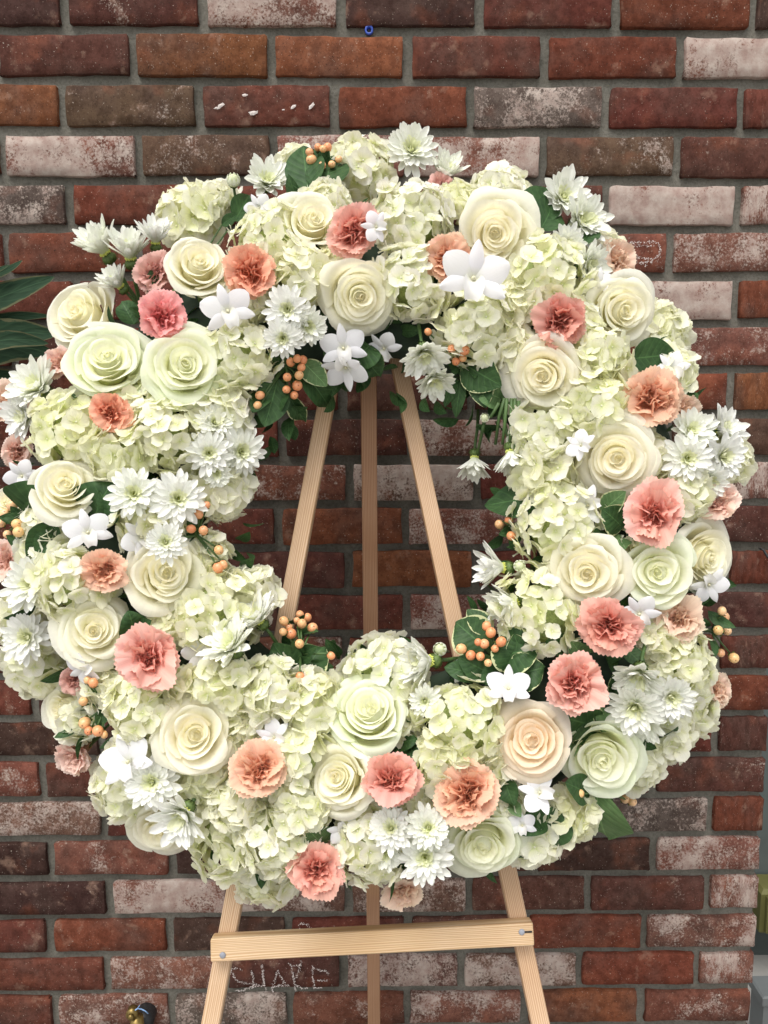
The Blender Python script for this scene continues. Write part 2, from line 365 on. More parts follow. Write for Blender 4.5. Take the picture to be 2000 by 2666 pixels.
chalk((22,2),[[(250,390),(255,345),(320,335),(385,350)],[(275,385),(300,455),(350,485),(430,500),(520,505),(560,520)],[(305,575),(360,580),(450,550),(530,520)],
 [(475,360),(495,430),(500,500),(490,550)],[(585,290),(600,370),(605,450),(615,520),(640,580)],[(590,380),(620,500)],[(500,530),(620,520)],
 [(690,540),(710,590)],[(715,510),(740,430),(760,360)],[(760,360),(800,430),(830,500)],[(700,540),(770,525),(890,520)],
 [(880,270),(910,330),(925,430),(945,520),(955,580)],[(910,310),(1000,300),(1020,265)],[(1000,300),(985,380),(950,450)],[(960,520),(1020,550),(1090,555)],[(848,328),(855,332)],
 [(1135,310),(1135,400),(1150,500),(1150,560)],[(1140,330),(1220,360),(1290,370),(1305,410)],[(1150,465),(1290,470)],[(1150,550),(1250,545)]],540,2440,4.1475,'chalk_writing')
chalk((5,4),[[(905,480),(960,480),(1040,475),(1070,485)],[(915,500),(990,495),(1045,500)],[(1070,490),(1080,520),(1060,560)],[(930,545),(960,560),(1040,570),(1075,555)],[(960,590),(1040,580)],[(980,600),(1010,605)],[(900,510),(935,505)]],1200,400,2.074)
chalk((21,2),[[(340,455),(400,440),(490,465)],[(490,490),(540,520)],[(350,510),(380,535)],[(670,510),(695,525),(720,510)],[(880,490),(905,480)],[(1090,480),(1105,485)],[(1145,495),(1185,500)]],720,2330,5.925)
def paint_chips(key,chips):                                   # small flat chips of old paint: (src x, src y, radius in m)
    o,xm,BMx=bricks[key]; inv=BMx.inverted(); mb=MB(); rg=random.Random(3)
    for x,y,r,ang in chips:
        c=on_y(x,y,-.0030); base=len(mb.v); nn=9
        for q in range(nn):
            w=2*math.pi*q/nn; a=r*rg.uniform(.6,1.15)*math.cos(w)*1.6; b_=r*rg.uniform(.6,1.15)*math.sin(w)*.7
            mb.v.append(inv@(c+Vector((a*math.cos(ang)-b_*math.sin(ang),0,a*math.sin(ang)+b_*math.cos(ang))))); mb.u.append((0,0))
        mb.v.append(inv@(c+Vector((0,-.0007,0)))); mb.u.append((0,0))
        mb.f+=[(base+q,base+(q+1)%nn,base+nn) for q in range(nn)]
    link('paint_chip',mb.mesh('paint_chip',M['chalk'],False),o)
paint_chips((2,2),[(575,275,.0048,.6),(562,281,.002,.3),(637,247,.003,.1),(659,294,.0046,.0),(668,291,.002,.5),(764,278,.0034,.6),(811,276,.0044,.8),(738,286,.0018,0)])
# blue wall plug in the mortar
c=on_y(961,80,.006); mb=MB()
V=[];Fc=[];U=[]
prof=[(.0062,0),(.0062,-.004),(.0038,-.0045),(.0030,0),(.0026,.006)]
for r_,y_ in prof:
    for k in range(14): w=2*math.pi*k/14; V.append((r_*math.cos(w),y_,r_*math.sin(w)*1.15)); U.append((0,0))
for i in range(len(prof)-1):
    for k in range(14): Fc.append((i*14+k,(i+1)*14+k,(i+1)*14+(k+1)%14,i*14+(k+1)%14))
o=link('wall_plug',mesh('wall_plug',V,Fc,M['blue'],U)); o.location=c; tag(o,'tiny blue plastic plug set in the mortar near the top of the wall','wall plug')

# pipe with brass valve at the bottom left
pr=link('pipe_outlet',None); pc=on_y(384,2640,0); pr.location=pc
tag(pr,'black capped pipe with a brass valve poking out of the wall at bottom left','pipe')
mb=MB().add(tube([(0,.012,.006),(0,-.012,.004),(-.001,-.028,-.006),(-.003,-.034,-.03),(-.006,-.036,-.09)],.0165,.0165,18)); mb.add(blob((0,-.018,.004),.0172,16,9)); link('pipe_body',mb.mesh('pipe_body',M['black']),pr)
mb=MB().add(tube([(0,.011,.004),(0,.003,.004)],.0215,.021,22)); link('wall_collar',mb.mesh('wall_collar',M['mortar']),pr)
bv=on_y(344,2640,-.058)-pc
mb=MB().add(tube([(-.006,-.036,-.03),bv+Vector((.004,.004,-.006))],.0075,.0075,12)).add(tube([bv+Vector((0,.010,.001)),bv+Vector((0,-.004,0))],.0095,.0095,14)).add(tube([bv+Vector((0,-.004,0)),bv+Vector((0,-.010,0))],.005,.0045,10)).add(tube([bv+Vector((.006,.004,-.008)),bv+Vector((.008,.002,-.05))],.011,.012,12)); link('brass_valve',mb.mesh('brass_valve',M['brass']),pr)
P_=[on_y(x,y,Y)-pc for x,y,Y in ((352,2630,-.064),(358,2626,-.060),(368,2627,-.0575),(378,2632,-.0565),(386,2639,-.054))]
mb=MB().add(tube(P_,.0010,.0010,6)).add(tube([P_[1],P_[1]+Vector((.004,0,.006))],.0007,.0005,5)); link('twisted_wire',mb.mesh('twisted_wire',M['wire']),pr)

# what shows past the right end of the brick wall
bw=link('painted_wall',MB().add(box_vfu(1.25,5,.75,.95,0,3)).mesh('painted_wall',M['grey_wall'],False)); tag(bw,'dark grey green painted wall beyond the right end of the brickwork','wall')
def nbox(mb,x0,x1,y0,y1,z0,z1,b=.01):
    V=[];
    for (z,i) in ((z0,b),(z0+b,0),(z1-b,0),(z1,b)):
        V+=[(x0+i,y0+i,z),(x1-i,y0+i,z),(x1-i,y1-i,z),(x0+i,y1-i,z)]
    Fc=[(3,2,1,0),(12,13,14,15)]+[(r_*4+k,r_*4+(k+1)%4,r_*4+4+(k+1)%4,r_*4+4+k) for r_ in range(3) for k in range(4)]
    return mb.add((V,Fc,[(0,0)]*16))
yb=on_y(1979,2378,.66)
ob=link('utility_box',None); ob.location=(yb.x+.13,.70,yb.z); tag(ob,'olive yellow box fixed to the grey wall at the far right edge','utility box')
mb=nbox(MB(),-.13,.15,-.04,.045,-.062,.062); link('box_body',mb.mesh('box_body',M['ochre'],False),ob)
mb=nbox(MB(),-.118,.138,-.052,-.041,-.052,.052,.004); link('box_door',mb.mesh('box_door',M['ochre'],False),ob)
yb=on_y(1986,2603,.35)
cb=link('plastic_crate',None); cb.location=(yb.x+.156,.456,yb.z); tag(cb,'pale grey crate corner past the foot of the wall at lower right','crate')
mb=nbox(MB(),-.15,.2,-.1,-.04,-.35,.0); link('crate_body',mb.mesh('crate_body',M['pale'],False),cb)
mb=nbox(MB(),-.156,.206,-.106,-.034,-.02,.006,.004); link('crate_rim',mb.mesh('crate_rim',M['pale'],False),cb)

# ------------------------------------------------------------------ easel
YB,ZB=-.44,Z0-1.315; YA,ZA=-.16,Z0-.341                        # front-leg plane
LEAN=(YA-YB)/(ZA-ZB); TH=math.atan(LEAN)
def leg_plane(x,y,o=0.0):                                       # photo pixel (1659 scale) -> point on the leg plane moved o towards the viewer
    d=sray(x,y); # plane: y = YB+(z-ZB)*LEAN - o/cos
    k=d.y-LEAN*d.z; t=(YB+(CAM.z-ZB)*LEAN-o/math.cos(TH)-CAM.y)/k
    return CAM+d*t
def stick(name,parent,a,b,wd,dp,nrm,color,mat='wood'):
    """square-section batten from a to b; nrm = front face direction"""
    a,b=Vector(a),Vector(b); z=(b-a); L=z.length; z.normalize(); y=-(nrm-z*nrm.dot(z)).normalized(); x=y.cross(z)
    mb=MB(); c=.0012; V=[];Fc=[];U=[]
    sec=[(-wd/2+c,-dp/2),(wd/2-c,-dp/2),(wd/2,-dp/2+c),(wd/2,dp/2-c),(wd/2-c,dp/2),(-wd/2+c,dp/2),(-wd/2,dp/2-c),(-wd/2,-dp/2+c)]
    for s in (0,c,L-c,L):
        k=.93 if s in (0,L) else 1
        for (p_,q_) in sec: V.append((p_*k,q_*k,s)); U.append((0,s))
    for r_ in range(3):
        for k in range(8): Fc.append((r_*8+k,r_*8+(k+1)%8,r_*8+8+(k+1)%8,r_*8+8+k))
    Fc.append(tuple(reversed(range(8)))); Fc.append(tuple(range(24,32)))
    Mx=Matrix((x,y,z)).transposed().to_4x4(); Mx.translation=a
    return link(name,mesh(name,V,Fc,M[mat],U,False),parent,Mx,color)
easel=link('easel',None); tag(easel,'plain pine tripod easel holding the flower wreath in front of the brick wall','easel')
NF=Vector((0,-math.cos(TH),math.sin(TH)))
WT=.0205
def extend(a,b,z):                                              # continue the line a->b to height z
    t=(z-a.z)/(b.z-a.z); return a+(b-a)*t
lt,lb=leg_plane(711,840),leg_plane(462,2180); rt_,rb_=leg_plane(873,840),leg_plane(1160,2180)
PINE=(.78,.54,.33,1)
stick('front_leg',easel,extend(lt,lb,.0),extend(lt,lb,ZA-.035),WT,.0205,NF,(.64,.48,.33,1))
stick('front_leg',easel,extend(rt_,rb_,.0),extend(rt_,rb_,ZA-.035),WT,.0205,NF,(.65,.48,.335,1))
ra,rb2=on_y(797*K,900*K,-.215),on_y(808*K,2200*K,-.052)
stick('rear_leg',easel,extend(ra,rb2,.0),extend(ra,rb2,ZA-.06),WT,.0205,Vector((0,-1,.1)),(.36,.215,.13,1))  # darker than the front legs: side grain, plus its shade put into the colour
p1,p2=leg_plane(462,2045,.0215),leg_plane(1149,2011,.0215)
p1=leg_plane(459,2046,.0215); bar=stick('ledge_bar',easel,p1,p2,.0245,.021,NF,(.69,.53,.35,1))
q1,q2=extend(lt,lb,ZA-.09),extend(rt_,rb_,ZA-.09)
stick('top_brace',easel,q1+Vector((-.05,-.0215,0)),q2+Vector((.05,-.0215,0)),.0205,.02,NF,PINE)
for (x,y) in ((481,2063),(1127,2013)):
    c=leg_plane(x,y,.0325); mb=MB().add(blob((0,0,0),.0036,12,7,.35))
    Mx=(NF.to_track_quat('Z','Y')).to_matrix().to_4x4(); Mx.translation=c
    link('nail',mb.mesh('nail',M['nail']),easel,Mx)
a,b_=leg_plane(1131,2013,.0323),leg_plane(1149,2012,.0323)
link('end_split',MB().add(tube([a,b_],.0009,.0011,5)).mesh('end_split',M['black']),easel)

# ------------------------------------------------------------------ wreath frame
R0,TW,TD=.285,.140,.085
E1=Vector((1,0,0)); E2=Vector((0,math.sin(TH),math.cos(TH)))
def plane_pt(x,y,h):
    return leg_plane(x,y,.0125+h)
CEN=plane_pt(808,1118,.03)
def surf(x,y,dz=0.0):
    """point of the ring-shaped bed of flowers seen at photo pixel (1659 scale)"""
    h=.07
    for _ in range(12):
        p_=plane_pt(x,y,h); d=p_-CEN; q=Vector((d.dot(E1),d.dot(E2))); r=q.length
        s=(r-R0)/TW; hn=.030+TD*math.sqrt(max(0,1-s*s)) if abs(s)<1 else .030-.02*min(2,abs(s)-1)
        h=.5*h+.5*hn
    p_=plane_pt(x,y,h+dz)
    s=max(-1.15,min(1.15,s)); rad=(E1*q.x+E2*q.y)/max(r,1e-6)
    nrm=(NF*math.sqrt(max(.05,1-min(1,s*s*.8)))+rad*s*.75).normalized()
    ang=(math.degrees(math.atan2(q.x,q.y))+360)%360
    return p_,nrm,ang,s
def frame(n,spin=0.0):
    q=n.to_track_quat('Z','Y').to_matrix().to_4x4(); return q@Matrix.Rotation(spin,4,'Z')
def facing(p_,tilt,nrm):
    c=(CAM-p_).normalized(); rr=(rt-c*rt.dot(c)).normalized(); uu=c.cross(rr)
    if uu.dot(up)<0: uu=-uu
    if tilt is None: tx,ty=nrm.dot(rr)*.85,nrm.dot(uu)*.85
    else: tx,ty=tilt
    k=math.hypot(tx,ty)
    if k>.97: tx,ty=tx/k*.97,ty/k*.97
    return (c*math.sqrt(max(.02,1-tx*tx-ty*ty))+rr*tx+uu*ty).normalized()
def depth(p_): return (p_-CAM).dot(fw)
def px2m(r,p_): return r*K*depth(p_)/F

wb=link('wreath_base',None); wb.location=CEN; tag(wb,'dark green foam ring packed with leaves under the flowers of the wreath','wreath frame')
Mr=Matrix((E1,E2,NF)).transposed().to_4x4()
V=[];Fc=[];U=[];nu_,nv_=72,14
for i in range(nu_):
    a=2*math.pi*i/nu_
    for j in range(nv_):
        b=2*math.pi*j/nv_; rr=R0+TW*.62*math.cos(b); zz=.008+.034*math.sin(b)+.004*noise.noise((i*.7,j*.9,1))
        V.append((rr*math.cos(a),rr*math.sin(a),zz)); U.append((i/nu_,j/nv_))
Fc=[(i*nv_+j,((i+1)%nu_)*nv_+j,((i+1)%nu_)*nv_+(j+1)%nv_,i*nv_+(j+1)%nv_) for i in range(nu_) for j in range(nv_)]
link('foam_ring',mesh('foam_ring',V,Fc,M['foam'],U),wb,Mr)

# ------------------------------------------------------------------ flower kinds: shared part meshes
def sm(a,b,x): t=max(0,min(1,(x-a)/(b-a))); return t*t*(3-2*t)
def rose_variant(seed,N=22,opn=1.0):
    """goblet of overlapping petals: belly below the rim, crowded centre standing highest, outer lips rolled back"""
    rg=random.Random(seed); out=[]; th=rg.uniform(0,6.28)
    for i in range(N):
        t=i/(N-1); r=.04+.74*t**1.22; th+=2.39996+rg.uniform(-.45,.45)
        wid=R(125-60*t+rg.uniform(-12,12)); zb=-.50-.55*sm(.2,.75,t)
        ztop=.17-.06*math.exp(-(t/.1)**2)+.04*math.sin(3.14*t)-.22*t-.20*opn*max(0,t-.55)**1.1*2+rg.uniform(-.035,.035)
        lip=(.03+.19*t+.20*opn*max(0,t-.55))*sm(.06,.28,t)*rg.uniform(.8,1.3); drop=(.025+.06*t+.45*opn*max(0,t-.62))*rg.uniform(.7,1.4)*sm(.06,.28,t)
        ph=rg.uniform(0,6.3); ph2=rg.uniform(0,6.3); pk=rg.uniform(.0,.10)*(t>.4); nick=rg.uniform(-.7,.7); ex,ey=rg.gauss(0,.036),rg.gauss(0,.036)
        tw=rg.uniform(-.03,.09); el=rg.uniform(-.06,.06); asym=rg.uniform(-.10,.10); belly=.10*t
        nu,nv=17,14; V=[];U=[]
        for j in range(nv):
            v=(j/(nv-1))**.82
            for k in range(nu):
                u=2*k/(nu-1)-1
                top=1-(.22+.06*math.sin(ph2))*abs(u)**2.6+pk*math.exp(-((u-nick*.5)/.24)**2)*v+asym*u*.5+.014*math.sin(4*u+ph)*v**3+.006*math.sin(17*u+ph2)*v**6
                vv=v*top
                rho=r*(.22+.78*math.sin(min(1,vv*1.15)*math.pi/2)**.95)*(1+belly*math.sin(math.pi*min(1,vv*1.02)))
                kk=max(0,vv-.68)/.32; side=max(0,abs(u)-.45)*1.8
                rho+=lip*kk**1.5*(1+.9*side*side)
                z=zb+(ztop-zb)*min(vv,1.0)-drop*kk**2.6-.12*t*side*kk**2
                rho*=1+tw*u; rho+=(.010+.045*t)*math.sin(2.3*u+ph)*vv**3+.007*math.sin(8*u+ph2)*kk
                a=wid*u*(.5+.5*math.sin(min(1,vv)*math.pi/2))
                V.append((rho*math.cos(a)*(1+el)+ex*vv,rho*math.sin(a)*(1-el)+ey*vv,z)); U.append(((u+1)/2,v))
        out.append((mesh('rose_petal',V,grid_faces(nu,nv),M['rose'],U),th,t))
    return out
RI=0
mb=MB().add(tube([(0,0,-1.0),(0,0,-1.12),(0,0,-2.2)],.11,.075,8)); ROSE_STEM=mb.mesh('rose_stem',M['stem'])
mb=MB().add(blob((0,0,-1.08),.2,10,7,.8))
for k in range(5):
    mb.xf(strap(.75,lambda v:.12*(1-v)**.7,lambda v:R(60+70*v),5,6,x0=.1,z0=-1.1),Matrix.Rotation(k*1.257,4,'Z'))
ROSE_CAL=mb.mesh('rose_calyx',M['calyx'])
ROSE_CORE=MB().add(blob((0,0,-.52),.40,14,10,1.25)).mesh('rose_heart',M['rose'])
def carn_petal(seed,L,th,wid,ruf,serr):
    rg=random.Random(seed); p1,p2,p3=[rg.uniform(0,6.3) for _ in range(3)]; f1=rg.uniform(3.5,5.5); f2=rg.uniform(8,12)
    thf=th
    if ruf<.06: f1*=.6
    def rf(u,v): return ruf*v**1.6*(math.sin(f1*u+p1+1.2*v)+.45*math.sin(f2*u+p2-v))
    def ed(u,v):
        s=v**6; return s*(serr*(1 if int((u+1)*11.001)%2 else -1)*.5+.04*math.sin(4*u+p3)-.20*u*u)*L-.12*u*u*v*L
    nu,nv=23,9
    V,Fc,U=strap(L,lambda v:wid*(.10+.90*v**1.15)*(1 if v<.9 else 1-.06*(v-.9)/.1),lambda v:R(6)+(R(thf)-R(6))*sm(.15,.95,v),nu,nv,.12,rf,ed,.02,-.62)
    return V,Fc,U
CARN=[]
for s in range(6):
    rg=random.Random(40+s); pet=[]
    specs=[]
    for i in range(7): specs.append((1.30*rg.uniform(.86,1.08),rg.uniform(78,100),.60,.055,.035,i*2*math.pi/7+rg.uniform(-.25,.25),1.0))
    for i in range(8): specs.append((1.12*rg.uniform(.9,1.08),rg.uniform(56,76),.52,.10,.035,i*2*math.pi/8+rg.uniform(-.3,.3),.75))
    for i in range(12): specs.append((.98*rg.uniform(.88,1.06),rg.uniform(32,54),.42,.15,.035,i*2*math.pi/12+rg.uniform(-.5,.5),.45))
    for i in range(11): specs.append((.88*rg.uniform(.88,1.05),rg.uniform(14,32),.34,.17,.03,i*2*math.pi/11+rg.uniform(-.6,.6),.25))
    for i in range(8): specs.append((.82*rg.uniform(.88,1.05),rg.uniform(0,14),.28,.17,.03,i*2*math.pi/8+rg.uniform(-.8,.8),.1))
    for q,(L,th,wd,rf,se,phi,t) in enumerate(specs):
        v,f,u=carn_petal(s*100+q,L,th,wd,rf,se); pet.append((mesh('carnation_petal',v,f,M['carn'],u),phi,t,L))
    CARN.append(pet)
mb=MB().add(tube([(0,0,-.5),(0,0,-.62),(0,0,-1.05),(0,0,-1.15)],.16,.13,10)); CARN_CAL=mb.mesh('carnation_calyx',M['calyx'])
STEM=MB().add(tube([(0,0,-1.1),(0,0,-2.2)],.05,.05,7)).mesh('flower_stem',M['stem'])
def mum_variant(seed,cup,wk=1.0):
    rg=random.Random(seed); pet=[]
    layers=[(19,1.0,86,.125),(18,.92,68,.125),(16,.76,50,.11),(13,.54,32,.09),(9,.34,12,.07)]
    for li,(n_,L,th,wd) in enumerate(layers):
        ms=[]
        for q in range(4):
            th2=max(3,th*(1-cup*.72)+rg.uniform(-7,7)); L2=L*rg.uniform(.82,1.1); w2=wd*wk*rg.uniform(.85,1.1); bend=rg.uniform(-38,20)
            wf=lambda v,w2=w2:w2*(.35+.65*math.sin(min(1,v*1.35+.05)*math.pi/2))*(1 if v<.74 else math.sqrt(max(.02,1-((v-.74)/.265)**2)))
            af=lambda v,th2=th2,bend=bend:R(th2*.45+(th2*.55+bend*max(0,v-.3))*min(1,v*2.2))
            V,Fc,U=strap(L2,wf,af,5,10,.42,None,None,.05,-.10+.03*li); ms.append(mesh('ray_petal',V,Fc,M['mum'],U))
        for k in range(n_):
            pet.append((rg.choice(ms),k*2*math.pi/n_+li*.37+rg.uniform(-.13,.13),rg.uniform(-.16,.14),rg.uniform(.85,1.07),li))
    return pet
MUMS=[mum_variant(60,0.0),mum_variant(61,.08),mum_variant(62,.36),mum_variant(63,.56,.8)]
mb=MB()
for i in range(46):
    r_=.155*math.sqrt(i/46); a=i*2.4; mb.add(blob((r_*math.cos(a),r_*math.sin(a),.0+.06*(1-i/46)),.026,5,4,1.5))
MUM_DISC=mb.mesh('centre_florets',M['disc'])
mb=MB().add(blob((0,0,-.17),.20,12,7,.8))
for k in range(22): mb.xf(strap(.24,lambda v:.045*(1-v*.8),lambda v:R(95-70*v),4,5,x0=.06,z0=-.30+.05*(k%2)),Matrix.Rotation(k*.2856*2,4,'Z'))
MUM_CAL=mb.mesh('mum_calyx',M['calyx'])
mb=MB().add(tube([(0,0,-.25),(.0,0,-.6),(.05,0,-1.1),(.04,0,-1.9)],.055,.06,8)); MUM_STEM=mb.mesh('mum_stem',M['stem'])
# closed bud
BUDP=[]
for q in range(3):
    V,Fc,U=strap(1.5,lambda v:.28*math.sin(math.pi*min(1,v*.85+.15))+.02,lambda v:R(70-110*v),5,8,.35,None,None,.18,-.75); BUDP.append(mesh('bud_petal',V,Fc,M['mum'],U))
mb=MB().add(blob((0,0,-.1),.55,12,9,1.15)); BUD_CORE=mb.mesh('bud_core',M['mum'])
mb=MB().add(blob((0,0,-.72),.36,10,6,.6))
for k in range(12): mb.xf(strap(.55,lambda v:.11*(1-v*.8),lambda v:R(80-65*v),4,5,x0=.2,z0=-.80),Matrix.Rotation(k*.5236,4,'Z'))
BUD_CAL=mb.mesh('bud_calyx',M['calyx'])
def floret(seed):
    rg=random.Random(seed); mb=MB()
    for k in range(4):
        L=1.0*rg.uniform(.88,1.05); w=.56*rg.uniform(.85,1.1); b0=rg.uniform(62,92); b1=rg.uniform(60,104); ph=rg.uniform(0,6)
        wf=lambda v,w=w:w*math.sin(math.pi*min(1,(v*.80+.06)))**.62*(1 if v<.8 else math.sqrt(max(.05,1-((v-.8)/.21)**2*.94)))
        V,Fc,U=strap(L,wf,lambda v:R(b0+(b1-b0)*v),7,8,rg.uniform(.02,.25),lambda u,v,ph=ph:.035*v*v*math.sin(3.2*u+ph)+.05*v*math.sin(1.7*u-ph),lambda u,v:-.05*u*u*v+.03*v*math.sin(5*u+ph),.03,.01*k)
        mb.xf((V,Fc,U),Matrix.Rotation(k*math.pi/2+rg.uniform(-.15,.15),4,'Z'))
    mb.add(blob((0,0,.05),.085,6,5,.9)); return mb.mesh('floret',M['hyd'])
FLOR=[floret(100+s) for s in range(8)]
mb=MB().add(blob((0,0,-.2),.66,14,10,.8)); HYD_CORE=mb.mesh('stalk_cluster',M['core'])
def sepal(seed,L,w,pt,b):
    rg=random.Random(seed); ph=rg.uniform(0,6)
    wf=lambda v:w*(math.sin(math.pi*min(1,v*.93+.05))**pt)+.01
    return strap(L,wf,lambda v:R(58+(b+12)*v),7,11,-.15,lambda u,v:.02*v*math.sin(2*u+ph),None,.03,0)
ORCH=[]
for s,(dr,b) in enumerate(((1,30),(2,45),(3,10))):
    a=[]
    for phi,L,w,pt in ((90,.98,.19,.8),(205,.98,.22,.75),(335,.98,.22,.75),(152,1.0,.40,.6),(28,1.0,.40,.6)):
        V,Fc,U=sepal(s*9+phi,L,w,pt,b+random.uniform(-12,12)); a.append((mesh('sepal' if w<.3 else 'orchid_petal',V,Fc,M['orch'],U),R(phi),w))
    ORCH.append(a)
mb=MB(); V,Fc,U=strap(.62,lambda v:.16+.12*math.sin(math.pi*v),lambda v:R(25+95*v),7,9,.9,None,None,.04,0); mb.xf((V,Fc,U),Matrix.Rotation(R(270),4,'Z')); LIP=mb.mesh('orchid_lip',M['orch'])
mb=MB().add(blob((0,0,.07),.065,8,6,1.6)).add(blob((0,-.07,.03),.04,6,5,1)); COLM=mb.mesh('orchid_column',M['lip'])
mb=MB().add(tube([(0,0,0),(0,0,-.3),(.1,0,-1.0)],.035,.04,6)); OSTEM=mb.mesh('orchid_stem',M['stem'])
def leaf_vfu(seed,L=1.0,w=.24,fold=.35,bend=35,serr=.0,wave=.03):
    rg=random.Random(seed); ph=rg.uniform(0,6)
    wf=lambda v:w*(math.sin(math.pi*v**.82)**.8+.012)*(1+(serr if int(v*34)%2 else 0))
    def rf(u,v): return fold*w*math.sin(math.pi*min(1,v+.1))*abs(u)**1.2+wave*math.sin(7*v+ph+(1.5 if u>0 else 0))*abs(u)
    return strap(L,wf,lambda v:R(82+bend*(v-.3)),7,19,0,rf,None,0,0)
LEAF=[]
for s in range(6):
    v,f,u=leaf_vfu(200+s,1,.26 if s<4 else .34,.25+.1*(s%3),20+14*(s%3),.04 if s%2 else 0,.02+.02*(s%3))
    LEAF.append((mesh('leaf',v,f,M['leaf'],u),mesh('leaf',v,f,M['leaf_pale'],u)))
CURL=[]
for s in range(3):
    v,f,u=leaf_vfu(230+s,1,.36,.6,70+20*s,.03,.09); CURL.append((mesh('leaf',v,f,M['leaf'],u),mesh('leaf',v,f,M['leaf_pale'],u)))
mb=MB().add(blob((0,0,0),1,16,12,1.12,f=lambda a,b:1-.06*math.exp(-(a/.25)**2))); BERRY=mb.mesh('berry',M['berry'])
mb=MB()
for k in range(5): mb.xf(strap(1.1,lambda v:.36*math.sin(math.pi*min(1,v*.85+.15)),lambda v:R(100-45*v),4,6,.3,None,None,.1,-1.05),Matrix.Rotation(k*1.257,4,'Z'))
BCAL=mb.mesh('berry_calyx',M['calyx'])

# ------------------------------------------------------------------ the list of flowers: photo position (1659 scale), radius, look, facing
AUTO=None
RZ=[ # x,y,r,(tilt),variant,tint,look,dz
(160,672,84,(-.55,.42),4,'c','half closed cream rose seen from its side',.012),
(230,768,88,(-.10,.50),0,'g','large cream rose with pale green outer petals',.012),
(400,783,88,(.05,.28),1,'g','large cream rose with wide swirled centre and greenish outer petals',.014),
(430,565,74,(.12,.48),2,'c','tall cream rose with folded outer petals',.01),
(680,470,70,(.2,.55),2,'c','upward facing cream rose',.004),
(778,640,78,(.1,-.12),1,'c','open cream rose with a frilled centre',.01),
(1070,503,82,(.05,.08),1,'y','wide open ivory rose with round swirled centre',.008),
(1352,672,78,(.42,.05),0,'c','ivory rose turned to the right',.004),
(1172,812,78,(-.08,-.1),3,'y','round ivory rose with warm yellow centre',.012),
(1333,993,80,(0,-.08),3,'y','round ivory rose with tightly spiralled centre',.012),
(140,1045,76,(-.12,.32),0,'c','cream rose facing up to the left',.01),
(360,1237,86,(.08,.08),3,'c','large cream rose with a white daisy mum over its top petals',.006),
(205,1362,74,(-.05,.08),0,'c','cream rose with loose right hand petals',.004),
(422,1588,88,(0,.02),3,'y','largest flat open cream rose',.014),
(800,1530,85,(.0,.38),0,'g','cream rose tipped upward',.014),
(725,1680,76,(-.42,-.02),3,'c','oval cream rose turned to the left',.010),
(1268,1240,80,(-.05,-.12),1,'y','cream rose with a deep frilled centre',.010),
(1423,1237,76,(.12,-.08),4,'g','pale green tinged rose with a closed centre',.012),
(1535,1205,76,(.72,-.12),2,'c','cream rose seen side on with torn petal tips',-.004),
(1150,1600,80,(0,-.02),3,'p','blush peach rose with many layered petals',.014),
(1300,1645,86,(.10,-.46),4,'g','big cream rose tipped downward',.006),
(1045,1832,84,(.0,-.55),0,'g','cream rose hanging face down',.004),
(125,1535,56,(-.75,-.15),4,'c','small half open cream rose poking out sideways',-.01),
(345,1800,70,(-.15,-.62),2,'c','cream rose facing down behind white daisy mums',-.012),
(12,1085,42,(-.5,.3),2,'c','cream rose cut off by the photo edge',-.01),
]
ROSEC={'c':(.95,.935,.82),'g':(.93,.945,.82),'y':(.955,.93,.815),'p':(.95,.87,.75)}
CZ=[ # x,y,r,tilt,colour,look,dz
(765,502,66,(0,.1),'s','salmon pink carnation with dense ruffled centre',.008),
(540,590,62,(0,0),'o','bright orange peach carnation',.006),
(352,683,60,(.1,.35),'k','bright pink carnation, pinkest of the wreath',.006),
(335,592,50,(0,.5),'d','dusty pink carnation behind thin green stems',-.02),
(238,893,54,(0,.15),'o','round orange coral carnation',.010),
(228,1232,58,(-.15,0),'a','narrow apricot carnation',.002),
(322,1420,80,(0,0),'s','large salmon carnation with broad pale outer petals',.014),
(1208,693,66,(-.1,-.1),'c','deep coral carnation',.010),
(968,560,58,(0,.2),'a','apricot carnation half hidden by an orchid',-.004),
(1405,862,68,(.1,0),'a','ruffled apricot carnation',.010),
(1470,885,42,(.6,0),'b','small beige peach carnation',-.006),
(1330,565,52,(.45,.55),'b','beige peach carnation seen from behind',-.02),
(1412,1110,78,(0,.1),'s','large salmon pink carnation with smooth outer petals',.014),
(1545,1085,52,(.6,.1),'l','pale pink carnation facing right',-.012),
(1316,1350,68,(-.1,-.1),'c','terracotta peach carnation',.012),
(1240,1475,80,(.05,0),'s','star shaped salmon carnation with separate outer petals',.018),
(1465,1335,55,(.4,.0),'b','faded beige pink carnation',-.008),
(1548,1490,42,(.75,-.1),'b','small faded beige carnation',-.012),
(560,1660,70,(-.05,0),'a','apricot carnation with crumpled centre',.010),
(845,1685,72,(-.05,.05),'c','coral pink carnation with smooth right hand petals',.014),
(1010,1712,76,(0,-.05),'a','wide apricot carnation with pale upper petals',.010),
(683,1877,60,(.0,-.25),'c','coral carnation at the bottom rim',.010),
(870,1920,52,(0,-.72),'b','pale peach carnation facing down',-.012),
(165,1630,52,(-.55,-.45),'l','blush carnation seen from the side',-.012),
(20,870,52,(-.4,.1),'b','peach carnation behind white petals, cut by the photo edge',-.016),
(132,785,42,(-.3,.3),'l','pale pink carnation tucked behind a rose',-.022),
(38,975,40,(-.4,0),'l','pale pink carnation at the far left rim',-.022),
(15,1210,44,(-.4,0),'l','dusty pink carnation cut by the left photo edge',-.016),
(162,1468,36,(-.3,-.2),'d','dusty pink carnation half buried under white petals',-.022),
(952,405,34,(.2,.5),'d','small dusty pink carnation half hidden at the top',-.03),
(712,1815,34,(0,-.3),'b','small beige carnation half buried near the bottom',-.025),
]
